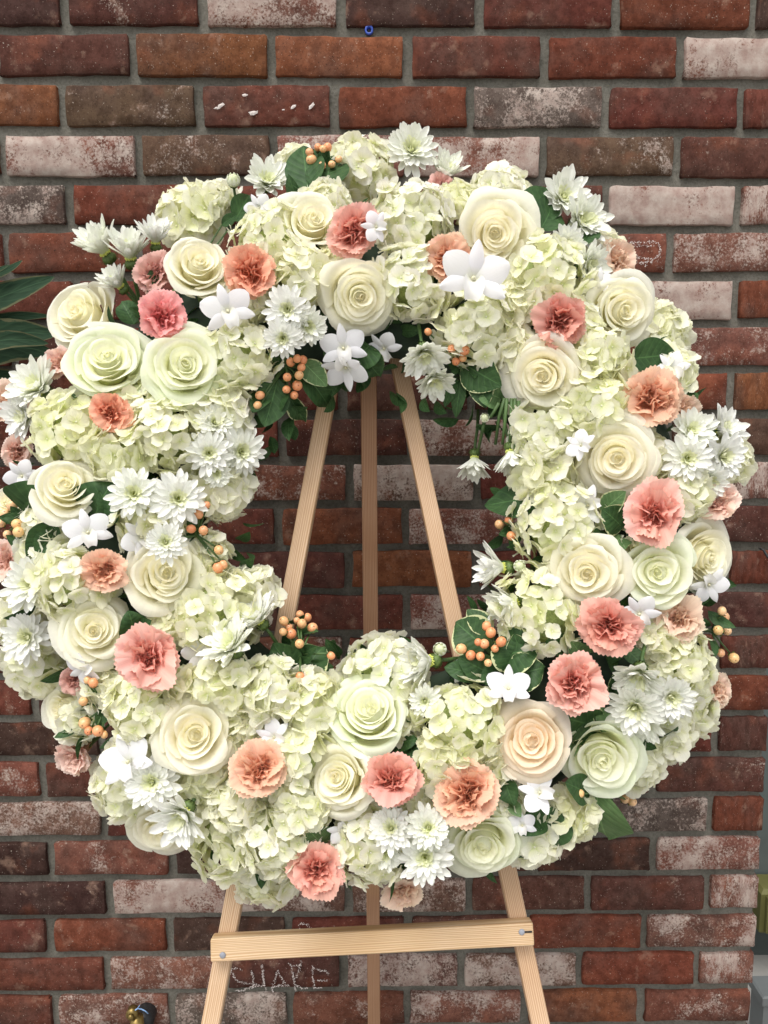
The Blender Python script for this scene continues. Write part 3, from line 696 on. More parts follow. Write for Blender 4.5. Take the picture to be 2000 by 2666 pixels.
CARNC={'s':(.88,.47,.38),'o':(.89,.43,.27),'k':(.89,.37,.35),'d':(.72,.40,.34),'a':(.86,.52,.35),'c':(.84,.41,.32),'b':(.84,.62,.46),'l':(.87,.62,.52)}
MZ=[ # x,y,r,tilt,variant(0 flat,1,2 cupped,3 side),look,dz
(888,328,58,(.1,.42),1,'white daisy mum standing highest on the wreath',0),
(962,368,44,(.35,.8),3,'white daisy mum in profile',-.01),
(577,398,48,(.1,.62),2,'half open white daisy mum on an upright stem',.01),
(335,507,42,(.0,.95),3,'white mum in profile with green cup, rightmost of the stemmed trio',.02),
(278,538,50,(-.1,.93),3,'white mum in profile, middle of the stemmed trio',.025),
(214,527,54,(-.5,.82),3,'white mum in profile leaning left, leftmost of the stemmed trio',.01),
(250,607,38,(-.6,.72),3,'small half open white mum',.015),
(1212,432,54,(.35,.45),2,'white mum pointing up at the right shoulder',0),
(1248,482,56,(.62,.35),2,'white mum with long petals facing right',0),
(1222,528,42,(.3,.0),1,'small white mum',0),
(1262,572,46,(.72,.0),2,'white mum turned away at the rim',-.01),
(622,668,50,(-.1,.05),0,'white mum with greenish eye',.016),
(612,730,44,(-.1,-.1),0,'white mum with greenish eye',.018),
(662,702,44,(.35,-.1),1,'white mum facing right',.008),
(915,757,50,(.15,-.62),2,'white mum hanging face down',.012),
(935,812,44,(.3,-.7),2,'white mum drooping to the right',.004),
(90,842,60,(-.62,.45),2,'big white mum facing left',.016),
(62,898,48,(-.75,-.05),2,'white mum facing left',.01),
(452,978,50,(.0,.0),0,'white mum with yellow green eye',.012),
(518,975,54,(.32,.0),0,'white mum at the inner rim',.006),
(468,1020,34,(.1,-.2),1,'small white mum',.012),
(290,1068,56,(-.05,.2),0,'white mum with loose long petals',.012),
(385,1078,60,(.05,.12),0,'white mum with loose long petals',.012),
(358,1172,46,(0,.1),1,'white mum lying over a rose',.035),
(72,1262,62,(-.45,.1),1,'big white mum at the left rim',.0),
(62,1375,56,(-.4,-.05),1,'white mum among hydrangea petals',0),
(562,1342,52,(-.55,.65),2,'white mum in profile facing up left',.01),
(505,1402,60,(-.5,.55),2,'white mum in profile with shaggy petals',.014),
(1024,1003,40,(-.05,-.93),3,'small white mum dangling by its stem into the ring',0),
(1104,990,42,(.15,-.90),3,'white mum dangling by its stem beside the flowers',.0),
(1068,1225,50,(-.92,.05),3,'white mum in profile pointing left into the ring',.01),
(1098,1305,50,(-.82,-.25),3,'white mum in profile pointing down left',.004),
(1488,935,48,(.4,.35),2,'white mum pointing up right',0),
(1552,932,48,(.75,.4),2,'white mum pointing right at the rim',-.004),
(1484,990,54,(.2,.05),0,'open white mum with greenish eye',.006),
(1556,985,52,(.6,0),1,'white mum facing right',-.004),
(1530,1035,44,(.4,-.4),1,'white mum facing down right',-.006),
(1382,1450,56,(-.15,-.72),2,'white mum with green cup facing down',.012),
(1372,1522,62,(-.15,-.5),1,'large white mum with drooping petals',.012),
(1448,1502,54,(.15,-.35),1,'white mum facing down',.004),
(912,1428,54,(-.80,-.05),3,'white mum in profile facing left',.014),
(918,1512,36,(0,-.2),1,'small creamy mum',.008),
(400,1752,62,(-.45,-.62),2,'white mum with green cup facing down left',.022),
(330,1688,60,(-.15,-.15),1,'white mum with long petals',.010),
(925,1787,48,(0,.0),1,'white mum with yellow green eye',.014),
(918,1850,60,(0,-.15),0,'wide open white mum',.012),
(845,1790,50,(-.1,.1),1,'white mum with curved petals',.006),
(836,1842,38,(-.2,-.2),1,'small white mum',.0),
(1395,1558,44,(-.1,-.5),1,'white mum with drooping petals',.002),
(462,915,44,(.25,.35),1,'creamy mum with pointed petals',.002),
]
BZ=[(504,388,22,(.0,.85),'closed greenish white bud upright on a thin stem',.02),(1047,902,15,(0,.3),'tiny green white bud on a hanging stem',0),
    (1122,1222,19,(.1,.1),'round green bud behind a white mum',.012),(950,1402,22,(-.2,.1),'round white bud above the lower flowers',.01)]
HZ=[ # x,y,r,shade(0 white..1 green),dz
(772,348,70,.35,0),(636,348,38,.2,-.01),(890,455,74,.15,.006),(888,600,70,.2,.006),(405,452,58,.6,-.01),(468,424,34,.3,-.01),(590,515,82,.45,0),(645,590,58,.55,.002),
(1090,412,64,.3,-.004),(993,425,36,.65,0),(1190,585,86,.6,.004),(1030,700,82,.4,.004),(515,775,72,.4,.002),(135,925,82,.75,0),(252,970,60,.75,.006),
(360,935,74,.45,.006),(478,905,58,.35,0),(492,1050,60,.4,0),(325,1112,66,.55,0),(140,1262,74,.45,.01),(30,1335,58,.25,-.006),(60,1435,68,.3,-.01),(470,1312,86,.7,.006),(545,1282,52,.3,0),
(298,1535,66,.6,.006),(478,1490,70,.65,.006),(588,1485,62,.35,.01),(672,1515,56,.6,.004),(652,1635,56,.65,.004),(642,1738,62,.5,.002),(830,1440,78,.25,.004),(1000,1560,84,.7,.012),
(965,1645,54,.7,.004),(262,1715,70,.35,-.004),(285,1640,44,.3,-.004),(482,1835,80,.5,.002),(592,1825,74,.3,.006),(565,1900,70,.35,0),(505,1745,48,.3,0),(800,1838,72,.35,.002),
(1162,1312,88,.6,.008),(1192,1130,84,.6,.006),(1180,935,72,.35,.004),(1168,1015,60,.6,0),(1290,872,78,.65,.006),(1290,762,70,.65,.004),(1450,790,56,.45,-.01),(1442,705,46,.5,-.014),
(1582,985,46,.45,-.012),(1490,1060,50,.35,-.004),(1482,1430,66,.6,.0),(1500,1530,64,.45,-.004),(1448,1592,56,.3,-.006),(1238,1768,50,.7,-.004),(1165,1815,56,.3,-.008),
(1235,700,50,.4,-.01),(1345,1085,44,.4,-.02),(90,1190,50,.3,-.02),(390,1500,50,.5,-.01),(715,585,40,.5,-.01),(770,1650,40,.6,-.02),(1065,1650,40,.5,-.01),(860,1560,36,.4,-.02),
(1125,645,44,.45,-.008),(700,430,40,.3,-.012),(548,640,40,.5,-.014),(1105,760,44,.5,-.008),(1405,985,44,.5,-.012),(1345,1215,46,.4,-.016),(1440,1385,44,.45,-.010),
(445,1200,46,.5,-.012),(150,1560,40,.4,-.02),(372,1345,42,.55,-.016),(430,1690,48,.45,-.012),(905,1752,40,.4,-.02),(1385,1660,44,.3,-.02),(1080,450,44,.3,-.016),(1310,540,44,.4,-.02),(520,1580,48,.4,-.016),(1090,1740,42,.4,-.02),(225,1490,44,.3,-.014),(80,1130,40,.3,-.02),(760,1600,44,.4,-.02),(1260,830,50,.5,-.006),(300,870,46,.5,-.016),
]
OZ=[ # x,y,r,tilt,variant,spin,look,dz
(1022,602,86,(0,0),0,-8,'star shaped white orchid spread over an apricot carnation',.045),
(492,672,74,(.1,.2),1,20,'white orchid with rounded petals',.02),
(742,752,66,(-.1,-.1),0,10,'white orchid at the top of the open centre',-.004),
(748,792,66,(0,-.55),2,180,'white orchid hanging lowest over the easel top',.0),
(830,752,52,(0,-.2),1,30,'shaded white orchid above the easel leg',-.02),
(660,385,56,(0,.3),0,0,'white orchid beside the orange berries at the top',0),
(812,490,44,(.1,0),1,90,'small white orchid overlapping a salmon carnation',.03),
(1296,612,42,(.3,.3),0,0,'white orchid with one upright pointed petal',.0),
(1255,962,44,(-.1,.1),1,60,'white orchid with one rounded petal beside a rose',.02),
(1450,800,52,(.5,.1),0,40,'white orchid with pointed petals at the right rim',.0),
(190,1150,66,(-.1,-.1),1,15,'pale shaded orchid between two cream roses',0),
(305,1160,62,(.1,0),0,50,'pale orchid above an apricot carnation',0),
(1270,1092,58,(-.1,.1),0,100,'white orchid with narrow bent petals',-.004),
(1380,1325,58,(.1,-.1),0,30,'white orchid behind a terracotta carnation',0),
(1098,1488,64,(-.2,.2),2,0,'trumpet like white orchid beside curly variegated leaves',.008),
(1165,1712,60,(.1,0),0,80,'white orchid below a blush peach rose',.012),
(1128,1782,40,(.2,-.2),1,10,'small white orchid beside a hanging cream rose',0),
(278,1645,78,(-.3,.1),0,25,'lavender white orchid with long pointed petals',.02),
(592,1592,52,(.1,0),1,70,'white orchid above an apricot carnation',.004),
(182,1442,50,(-.2,-.3),1,120,'white orchid under a cream rose at the left',.0),
(48,1028,48,(-.4,0),1,40,'white orchid at the far left beside a cream rose',0),
(432,1412,50,(.1,-.2),0,140,'shaded white orchid beside a salmon carnation',-.01),
(742,1790,46,(0,-.2),0,200,'small shaded orchid near the bottom rim',-.012),
(1530,1262,56,(.5,-.4),1,210,'white orchid with one squared petal under a side on rose',-.012),
(560,450,40,(-.1,.3),0,30,'small white orchid behind thin stems at the top',-.01),
(1000,1450,40,(.1,.2),1,30,'small shaded orchid behind the dark leaves',-.02),
]
# berries in photo pixels (2000 scale)
GZ=[('orange berry sprig at the very top before a dark leaf',[(828,384,11),(853,384,13),(806,396,11),(811,416,14),(839,431,12),(864,428,10),(882,415,10),(841,388,10)],(840,470),.03),
('long orange berry sprig hanging inside the ring at upper left',[(757,943,13),(774,934,12),(788,938,12),(785,957,11),(748,982,11),(779,977,12),(774,1004,14),(746,1014,12),(766,1029,12),(677,1029,13),(671,1055,11)],(735,900),.0),
('small orange berry sprig at the upper right inner rim',[(1176,908,13),(1210,912,14),(1187,941,12),(1205,933,10),(1115,864,10)],(1210,980),.0),
('orange berry sprig on the left inner rim above large rose',[(517,1339,13),(538,1315,11),(517,1318,10),(498,1377,12),(530,1381,13),(570,1432,14),(568,1478,15),(581,1470,12)],(470,1400),.01),
('pale orange berry sprig at the left photo edge',[(13,1339,15),(32,1316,14),(3,1362,12),(44,1364,13),(48,1385,15),(19,1391,12)],(90,1350),.01),
('orange berry sprig beside small rose at lower left rim',[(243,1778,14),(228,1771,11),(217,1826,13),(221,1882,15),(232,1903,12),(255,1903,14),(271,1912,10)],(300,1840),.0),
('upright cluster of round orange berries before the left easel leg',[(739,1617,12),(781,1601,12),(800,1608,11),(773,1616,10),(786,1624,14),(814,1635,14),(758,1650,14),(737,1645,11),(752,1633,11),(780,1676,14),(862,1707,12),(781,1761,12)],(785,1790),.01),
('orange berry cluster on variegated leaves at the lower right inner rim',[(1267,1630,13),(1278,1647,13),(1245,1672,10),(1261,1676,13),(1305,1671,15),(1201,1689,15),(1226,1706,14),(1251,1709,13),(1289,1689,11),(1271,1726,11)],(1330,1760),.012),
('three orange berries under a dark leaf on the right inner rim',[(1301,1365,13),(1325,1355,11),(1331,1395,13)],(1380,1390),.0),
('yellow orange berry sprig sticking out at the right rim',[(1880,1591,11),(1888,1606,12),(1870,1641,14),(1894,1643,11),(1877,1700,12),(1911,1713,14)],(1800,1630),.0),
('few pale orange berries beside big green leaf at lower right',[(1628,2080,13),(1647,2088,12),(1509,2066,13)],(1570,2050),-.004)]
# leaves: (base x,y, tip x,y, width factor, pale, variegation, curly)   1659 scale
LZ=[('dark leaf sprig with cream edged leaves above the left easel leg',[(655,782,705,833,1.3,1,.9,0),(652,800,713,882,1,0,.35,0),(622,850,660,912,.9,0,.9,0),(600,820,570,920,1.3,0,.2,0),(612,840,592,900,1.0,0,.1,0),(575,850,545,890,1,0,.1,0)],0),
('curled green leaves between two shaded orchids over the easel top',[(800,745,755,795,1.5,0,.5,1),(790,770,820,815,1.6,0,.7,1),(770,760,800,800,1.2,0,.6,0)],-.008),
('glossy leaves hanging beside berries at the upper right inner rim',[(1000,785,1085,832,1.5,0,.8,0),(1040,810,1050,880,1.4,0,.8,0),(985,815,962,878,.8,0,.3,0),(995,820,985,900,.7,0,.6,0),(1080,860,1030,845,1.3,1,.5,1)],-.004),
('dark toothed leaf beside hydrangea at the right rim',[(1362,775,1452,765,1.5,0,.15,0),(1490,850,1500,875,1,0,.2,0)],.0),
('dark oval leaf behind the orange berries at the top',[(668,420,658,330,1.0,0,.0,0),(700,420,720,350,1.2,0,.0,0)],-.004),
('dark green leaves between top roses and white mums at right',[(1150,480,1175,415,1.3,0,.5,0),(1165,500,1190,440,1,0,.2,0),(1240,540,1285,505,1,0,.1,0),(1295,625,1302,590,1.1,0,.1,0)],-.01),
('dark leaves among thin stems at the upper left rim',[(290,700,262,650,1.1,0,.1,0),(310,680,280,665,1.0,0,.1,0),(330,640,335,580,1.0,0,.0,0),(505,480,532,430,.8,0,.0,0),(480,485,515,465,1.0,0,.0,0),(340,870,300,840,1.6,0,.7,1)],-.016),
('dark leaves around the berries at the left rim',[(55,1110,95,1045,1.5,0,.0,0),(205,1120,242,1042,1.7,0,.0,0),(120,1130,60,1200,1.3,0,.0,0),(120,1160,75,1190,1.4,0,.1,0),(240,1110,215,1060,1.2,0,.0,0)],-.008),
('small serrated leaves above large salmon carnation at left',[(290,1370,278,1320,1.5,0,.2,0),(300,1360,330,1340,1.1,0,.5,0)],0),
('leaf sprig under the upright berry cluster at lower left',[(650,1460,700,1395,1.5,0,.9,0),(640,1450,590,1390,1.3,0,.3,0),(640,1460,640,1400,1.4,0,.3,0),(600,1450,560,1420,1.4,0,.1,0),(670,1440,720,1440,1.0,0,.5,0),(610,1440,655,1380,1.2,0,.2,0)],-.012),
('curly variegated leaves with cream edges at the lower right inner rim',[(1050,1400,985,1345,1.6,0,.95,0),(1060,1370,1010,1320,1.4,0,.95,0),(1110,1440,1085,1370,1.8,0,.9,1),(1090,1420,1160,1400,1.8,0,.9,1),(1120,1460,1175,1440,1.7,0,.8,1),(1090,1450,1040,1470,1.4,0,.4,0),(1070,1460,990,1420,1.3,0,.3,0),(1030,1460,960,1440,1.2,0,.3,0),(1110,1470,1080,1500,1.2,0,.4,0),(1140,1430,1110,1370,1.4,0,.9,0)],.0),
('long dark leaf reaching into the ring at right',[(1215,1068,1058,1095,.95,0,.05,0)],.004),
('variegated leaves beside large salmon carnation at right',[(1300,1105,1352,1062,1.3,1,.9,0),(1345,1140,1300,1100,1.5,0,.9,0),(1310,1150,1280,1180,1.3,0,.5,0),(1340,1160,1320,1200,1.3,1,.7,0)],-.004),
('small green leaves between hydrangea and terracotta carnation',[(1260,1420,1235,1385,1.3,1,.6,0),(1230,1400,1180,1385,1.2,0,.2,0),(1350,1400,1390,1440,1.3,0,.2,0)],-.006),
('variegated leaves under the star shaped salmon carnation',[(1300,1570,1190,1540,1.3,0,.7,0),(1270,1545,1235,1600,1.2,0,.9,0),(1320,1530,1300,1580,1.5,1,.7,0),(1225,1575,1232,1640,1.2,1,.5,0),(1330,1500,1350,1440,1.3,0,.8,0),(1340,1540,1330,1480,1.4,0,.5,0),(1200,1560,1240,1520,1.3,0,.4,0)],-.022),
('largest single round green leaf at the lower right rim',[(1288,1702,1312,1812,1.75,1,.0,0),(1270,1715,1215,1690,1.2,0,.0,0)],.0),
('dark leaves around white orchid at lower right',[(1090,1680,1110,1740,1.5,0,.5,0),(1170,1760,1120,1800,1.5,0,.3,0),(1190,1740,1165,1830,1.6,0,.1,0),(1150,1800,1115,1850,1.5,0,.1,0),(1100,1730,1125,1765,1.3,1,.8,0)],-.004),
('bright green folded leaf near the bottom rim',[(700,1825,665,1790,2.0,1,.1,0)],-.006),
('dark leaves below upward cream rose at lower centre',[(880,1600,905,1660,1.4,0,.2,0),(860,1610,900,1595,1.5,0,.3,0),(720,1620,700,1570,1.6,0,.3,0),(1080,1560,1100,1620,1.4,0,.2,0),(1060,1700,1080,1640,1.4,0,.2,0)],-.02),
]

# ------------------------------------------------------------------ words for where a flower stands
CLOCK=['twelve','one','two','three','four','five','six','seven','eight','nine','ten','eleven']
DIRS=['right of','below right of','below','below left of','left of','above left of','above','above right of']
ANCH=[]
for q in RZ: ANCH.append((q[0],q[1],'rose','a cream rose' if q[5]!='p' else 'the blush peach rose'))
names={'s':'a salmon carnation','o':'an orange carnation','k':'the bright pink carnation','d':'a dusty pink carnation','a':'an apricot carnation','c':'a coral carnation','b':'a beige carnation','l':'a pale pink carnation'}
for q in CZ: ANCH.append((q[0],q[1],'carn',names[q[4]]))
used=set()
def where(x,y,look,avoid_self=True):
    p_,n_,ang,s=surf(x,y); ck=CLOCK[int(((ang+15)%360)//30)]
    band='inner rim' if s<-.42 else ('outer rim' if s>.42 else 'middle')
    cand=sorted(ANCH,key=lambda a:(a[0]-x)**2+(a[1]-y)**2)
    for a in cand[0:6]:
        d=math.hypot(a[0]-x,a[1]-y)
        if d<8: continue
        dr=DIRS[int(((math.degrees(math.atan2(y-a[1],x-a[0]))+22.5)%360)//45)]
        lab=f"{look}, {dr} {a[3]}, {band} at {ck} o'clock"
        if len(lab.split())>16: lab=f"{look}, {dr} {a[3]}, {ck} o'clock"
        if len(lab.split())>16: lab=f"{look}, {ck} o'clock on the {band}"
        if len(lab.split())>16: lab=f"{look}, {ck} o'clock"
        if lab not in used: used.add(lab); return lab
    used.add(look); return look
rg=random.Random(99)
BLOCK=[]
def root(name,p_,n_,Rm,spin,label,cat,group):
    o=link(name,None); Mx=Matrix.Translation(p_)@frame(n_,spin)@Matrix.Scale(Rm,4); o.matrix_world=Mx; o.empty_display_size=.5
    tag(o,label,cat,group); return o
def jit(c,a,g): k=g.uniform(1-a,1+a); return (min(1,c[0]*k),min(1,c[1]*k*g.uniform(1-a*.4,1+a*.4)),min(1,c[2]*k*g.uniform(1-a*.6,1+a*.6)),1)
for (x,y,r,tl,vi,tint,look,dz) in RZ:
    p_,nrm,ang,s=surf(x,y,dz); n_=facing(p_,tl,nrm); Rm=px2m(r,p_)*1.0
    o=root('rose',p_-n_*0.0,n_,Rm*1.10,rg.uniform(0,6.28),where(x,y,look),'rose','roses in the wreath')
    base=ROSEC[tint]; BLOCK.append((p_,n_,Rm*1.12))
    RI+=1; nP,oP=((23,.8),(26,.95),(20,.55),(25,1.1),(20,.35))[vi]
    for me,th,t in rose_variant(500+RI,nP,oP):
        warm=(1-t); c=(base[0],base[1]*(1-.02*warm),base[2]*(1-.09*warm)) if tint!='p' else (base[0],base[1]*(1-.02*warm-.05*math.sin(3.1*t)),base[2]*(1-.15*math.sin(3.1*t)))
        if tint=='g' and t>.75: c=(c[0]*.975,c[1]*1.0,c[2]*.95)
        link('petal',me,o,Matrix.Rotation(th,4,'Z')@Matrix.Rotation(rg.uniform(-.04,.04),4,'Y'),jit(c,.025,rg))
    link('calyx',ROSE_CAL,o); link('stem',ROSE_STEM,o); link('heart',ROSE_CORE,o,None,(base[0],base[1],base[2]*.93,1))
for (x,y,r,tl,ck,look,dz) in CZ:
    p_,nrm,ang,s=surf(x,y,dz); n_=facing(p_,(tl[0]+rg.uniform(-.2,.2),tl[1]+rg.uniform(-.2,.2)),nrm); Rm=px2m(r,p_)
    o=root('carnation',p_,n_,Rm*1.25,rg.uniform(0,6.28),where(x,y,look),'carnation','carnations in the wreath')
    o.matrix_world=o.matrix_world@Matrix.Diagonal((rg.uniform(.86,1.08),rg.uniform(.92,1.12),rg.uniform(.95,1.15),1)); base=CARNC[ck]; BLOCK.append((p_,n_,Rm*.9)); sp=CARN[rg.randrange(6)]
    for me,phi,t,L in sp:
        # outer petals are paler than the crowded centre
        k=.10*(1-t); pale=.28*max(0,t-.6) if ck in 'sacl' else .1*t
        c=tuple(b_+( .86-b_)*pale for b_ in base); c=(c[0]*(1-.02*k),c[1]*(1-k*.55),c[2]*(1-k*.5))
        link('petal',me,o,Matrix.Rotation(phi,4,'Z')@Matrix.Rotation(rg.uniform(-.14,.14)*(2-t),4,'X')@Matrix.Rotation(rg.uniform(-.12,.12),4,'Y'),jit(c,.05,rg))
    link('calyx',CARN_CAL,o); link('stem',STEM,o)
for (x,y,r,tl,vi,look,dz) in MZ:
    p_,nrm,ang,s=surf(x,y,dz); n_=facing(p_,tl,nrm); Rm=px2m(r,p_)
    prof=vi==3; c0=p_ if not prof else p_-n_*Rm*.42
    o=root('chrysanthemum',c0,n_,Rm*(1.14 if vi<2 else (1.32 if vi==2 else 1.5)),rg.uniform(0,6.28),where(x,y,look),'chrysanthemum','white mums in the wreath')
    if vi<2: BLOCK.append((p_,n_,Rm*.7))
    green=rg.random()*.5
    for me,phi,ty,sc,li in MUMS[vi]:
        b_=(.90,.90,.865) if li<3 else (.88,.89,.68)
        link('ray_petal',me,o,Matrix.Rotation(phi,4,'Z')@Matrix.Rotation(ty,4,'Y')@Matrix.Scale(sc,4),jit((b_[0]-.02*green,b_[1],b_[2]-.10*green),.02,rg))
    link('centre',MUM_DISC,o); link('calyx',MUM_CAL,o); link('stem',MUM_STEM,o)
for (x,y,r,tl,look,dz) in BZ:
    p_,nrm,ang,s=surf(x,y,dz); n_=facing(p_,tl,nrm); Rm=px2m(r,p_)
    o=root('chrysanthemum_bud',p_,n_,Rm,0,look,'flower bud','unopened mum buds')
    link('bud_core',BUD_CORE,o,None,(.74,.78,.52,1))
    for k in range(9): link('petal',BUDP[k%3],o,Matrix.Rotation(k*.698,4,'Z')@Matrix.Rotation(rg.uniform(-.06,.06),4,'Y'),jit((.86,.88,.74),.03,rg))
    link('calyx',BUD_CAL,o)
    st=MB().add(tube([(0,0,-.8),(.1,.1,-2.2),(.0,.2,-4.4)],.13,.15,7)); link('stem',st.mesh('bud_stem',M['stem']),o)
def blocked(w,cut=.84):
    for bp,bn,br in BLOCK:
        d=w-bp; a=d.dot(bn)
        if -1.0*br<a<1.1*br and (d-bn*a).length<cut*br*(1 if a>-.4*br else .8): return True
    return False
for (x,y,r,sh,dz) in HZ:
    p_,nrm,ang,s=surf(x,y,dz-.006); n_=facing(p_,None,nrm); Rm=px2m(r,p_)
    look='greenish hydrangea head' if sh>.55 else ('cream white hydrangea head' if sh<.4 else 'pale cream green hydrangea head')
    if r<48: look='small '+look
    o=root('hydrangea',p_-n_*Rm*.45,n_,Rm,rg.uniform(0,6.28),where(x,y,look),'hydrangea','hydrangea heads in the wreath')
    g_=random.Random(int(x*7+y)); MW=o.matrix_world
    Rm*=1.16; o.matrix_world=o.matrix_world@Matrix.Scale(1.16,4)
    MW=o.matrix_world
    n1=72 if r>60 else 48; cnt=0; link('stalk_cluster',HYD_CORE,o)
    for k in range(n1):
        z=1-1.35*(k+.5)/n1; ph=k*2.39996+g_.uniform(-.25,.25); q=math.sqrt(max(0,1-z*z)); rad=g_.uniform(.72,1.06)
        d=Vector((q*math.cos(ph),q*math.sin(ph),z*.82)); pos=d*rad
        if blocked(MW@pos): continue
        nd=(d.normalized()+Vector((g_.gauss(0,.42),g_.gauss(0,.42),g_.gauss(0,.3)))).normalized()
        sz=g_.uniform(.29,.44)*(1 if r>60 else 1.2)*62/max(r,50)
        k2=sh+g_.uniform(-.25,.25); k2=max(0,min(1,k2)); inner=(1-rad)*1.2
        c=(.955-.012*k2-inner*.03,.94-.004*k2,.865-.16*k2-inner*.13)
        link('floret',FLOR[g_.randrange(8)],o,Matrix.Translation(pos)@frame(nd,g_.uniform(0,6.28))@Matrix.Scale(sz,4),jit(c,.03,g_)); cnt+=1
for (x,y,r,tl,vi,spin,look,dz) in OZ:
    p_,nrm,ang,s=surf(x,y,dz-.002); n_=facing(p_,(tl[0]+rg.uniform(-.3,.3),tl[1]+rg.uniform(-.3,.3)),nrm); Rm=px2m(r,p_)*(.95 if r>80 else .82)
    # keep "up" of the flower near the picture's up before the spin
    c=n_; u_=(up-c*up.dot(c)).normalized(); rr=u_.cross(c); Mx=Matrix((rr,u_,c)).transposed().to_4x4()@Matrix.Rotation(R(spin),4,'Z')
    o=link('orchid',None); o.matrix_world=Matrix.Translation(p_)@Mx@Matrix.Scale(Rm,4); tag(o,look,'orchid','white orchids in the wreath')
    for me,phi,w in ORCH[vi]:
        link('sepal' if w<.3 else 'petal',me,o,Matrix.Rotation(phi,4,'Z')@Matrix.Rotation(rg.uniform(-.15,.15),4,'X'),jit((.84,.835,.855),.02,rg))
    link('lip',LIP,o,None,(.86,.85,.84,1)); link('column',COLM,o); link('stem',OSTEM,o)
for (look,bs,(sx,sy),dz) in GZ:
    cx=sum(b[0] for b in bs)/len(bs)/K; cy=sum(b[1] for b in bs)/len(bs)/K
    hub,_,_,_=surf(sx/K,sy/K,dz-.02)
    o=link('berry_sprig',None); o.location=hub; tag(o,look,'berries','hypericum berry sprigs'); st=MB()
    cm,_,_,_=surf(cx,cy,dz-.012); mid=(cm-hub)*.6
    st.add(tube([(0,0,0),mid*.5+Vector((0,-.004,0)),mid],.0022,.0016,6))
    g_=random.Random(int(cx))
    for (bx,by,br) in bs:
        p_,_,_,_=surf(bx/K,by/K,dz+g_.uniform(-.004,.006)); q=p_-hub; rm=px2m(br/K,p_)*g_.uniform(.86,1.04)
        n_=facing(p_,((bx/K-cx)/60+g_.uniform(-.25,.25),-(by/K-cy)/60+g_.uniform(-.1,.5)),NF)
        st.add(tube([mid,mid.lerp(q,.5)+Vector((0,.004,0)),q-n_*rm*1.1],.0013,.0010,5))
        c=g_.choice([(.76,.29,.14),(.76,.35,.18),(.70,.23,.11),(.74,.41,.20)]) if 'pale' not in look and 'yellow' not in look else g_.choice([(.80,.50,.28),(.76,.48,.22),(.78,.40,.22)])
        bo=link('berry',BERRY,o,Matrix.Translation(q)@frame(n_,g_.uniform(0,6))@Matrix.Scale(rm,4),(*c,1)); link('berry_calyx',BCAL,bo)
    link('twig',st.mesh('twig',M['stem']),o)
    for k in range(4):
        a=g_.uniform(0,6.28); d=Vector((math.cos(a),-.5,math.sin(a))).normalized(); L=g_.uniform(.018,.03)
        me=LEAF[g_.randrange(4)][0]; xx=d; zz=Vector((0,-1,.2)); yy=zz.cross(xx).normalized(); zz=xx.cross(yy)
        Mx=Matrix((xx,yy,zz)).transposed().to_4x4(); Mx.translation=mid*g_.uniform(.3,1.0)+Vector((0,.006,0)); link('leaf',me,o,Mx@Matrix.Scale(L,4),(1,1,1,.3))
def put_leaf(o,org,bx,by,tx,ty,wf_,pale,var,curl,dz,g_):
    a,_,_,_=surf(bx,by,dz-.014); b_,_,_,_=surf(tx,ty,dz+.004)
    xx=(b_-a); L=xx.length*1.04; xx.normalize(); c=(CAM-a).normalized()+Vector((g_.uniform(-.35,.35),0,g_.uniform(-.1,.45))); yy=c.cross(xx).normalized(); zz=xx.cross(yy)
    Mx=Matrix((xx,yy,zz)).transposed().to_4x4(); Mx.translation=a-org
    me=(CURL[g_.randrange(3)] if curl else LEAF[g_.randrange(6)])[pale]
    link('leaf',me,o,Mx@Matrix.Diagonal((L,L*wf_,L,1)),(1,1,1,var))
for (look,ls,dz) in LZ:
    cx=sum(q[0] for q in ls)/len(ls); cy=sum(q[1] for q in ls)/len(ls); hub,_,_,_=surf(cx,cy,dz-.03)
    o=link('leaf_sprig',None); o.location=hub; tag(o,look,'leaves','leaf sprigs in the wreath'); g_=random.Random(int(cx+cy)); st=MB()
    for q in ls:
        put_leaf(o,hub,*q,dz,g_); a,_,_,_=surf(q[0],q[1],dz-.014)
        if (a-hub).length>.004: st.add(tube([(0,0,0),(a-hub)*.5+Vector((0,.006,0)),a-hub],.0014,.001,5))
    if st.v: link('twig',st.mesh('twig',M['stem']),o)
# bundle of bare stems hanging inside the ring at the right
o=link('stem_bundle',None); hub,_,_,_=surf(1105,870,-.01); o.location=hub; tag(o,'bundle of bare green flower stems hanging at the right inner rim','stems')
for (pts) in ([(1095,860),(1090,920),(1085,960)],[(1105,860),(1103,930),(1100,965)],[(1112,860),(1112,935),(1113,985)],[(1120,865),(1124,930),(1126,980)],[(1078,870),(1060,900),(1047,900)],[(1047,905),(1040,940),(1030,985)],[(1090,860),(1078,900),(1070,960)]):
    P=[surf(a,b_,-.004)[0]-hub for a,b_ in pts]; link('stem',MB().add(tube(P,.0022,.0018,7)).mesh('loose_stem',M['stem']),o)
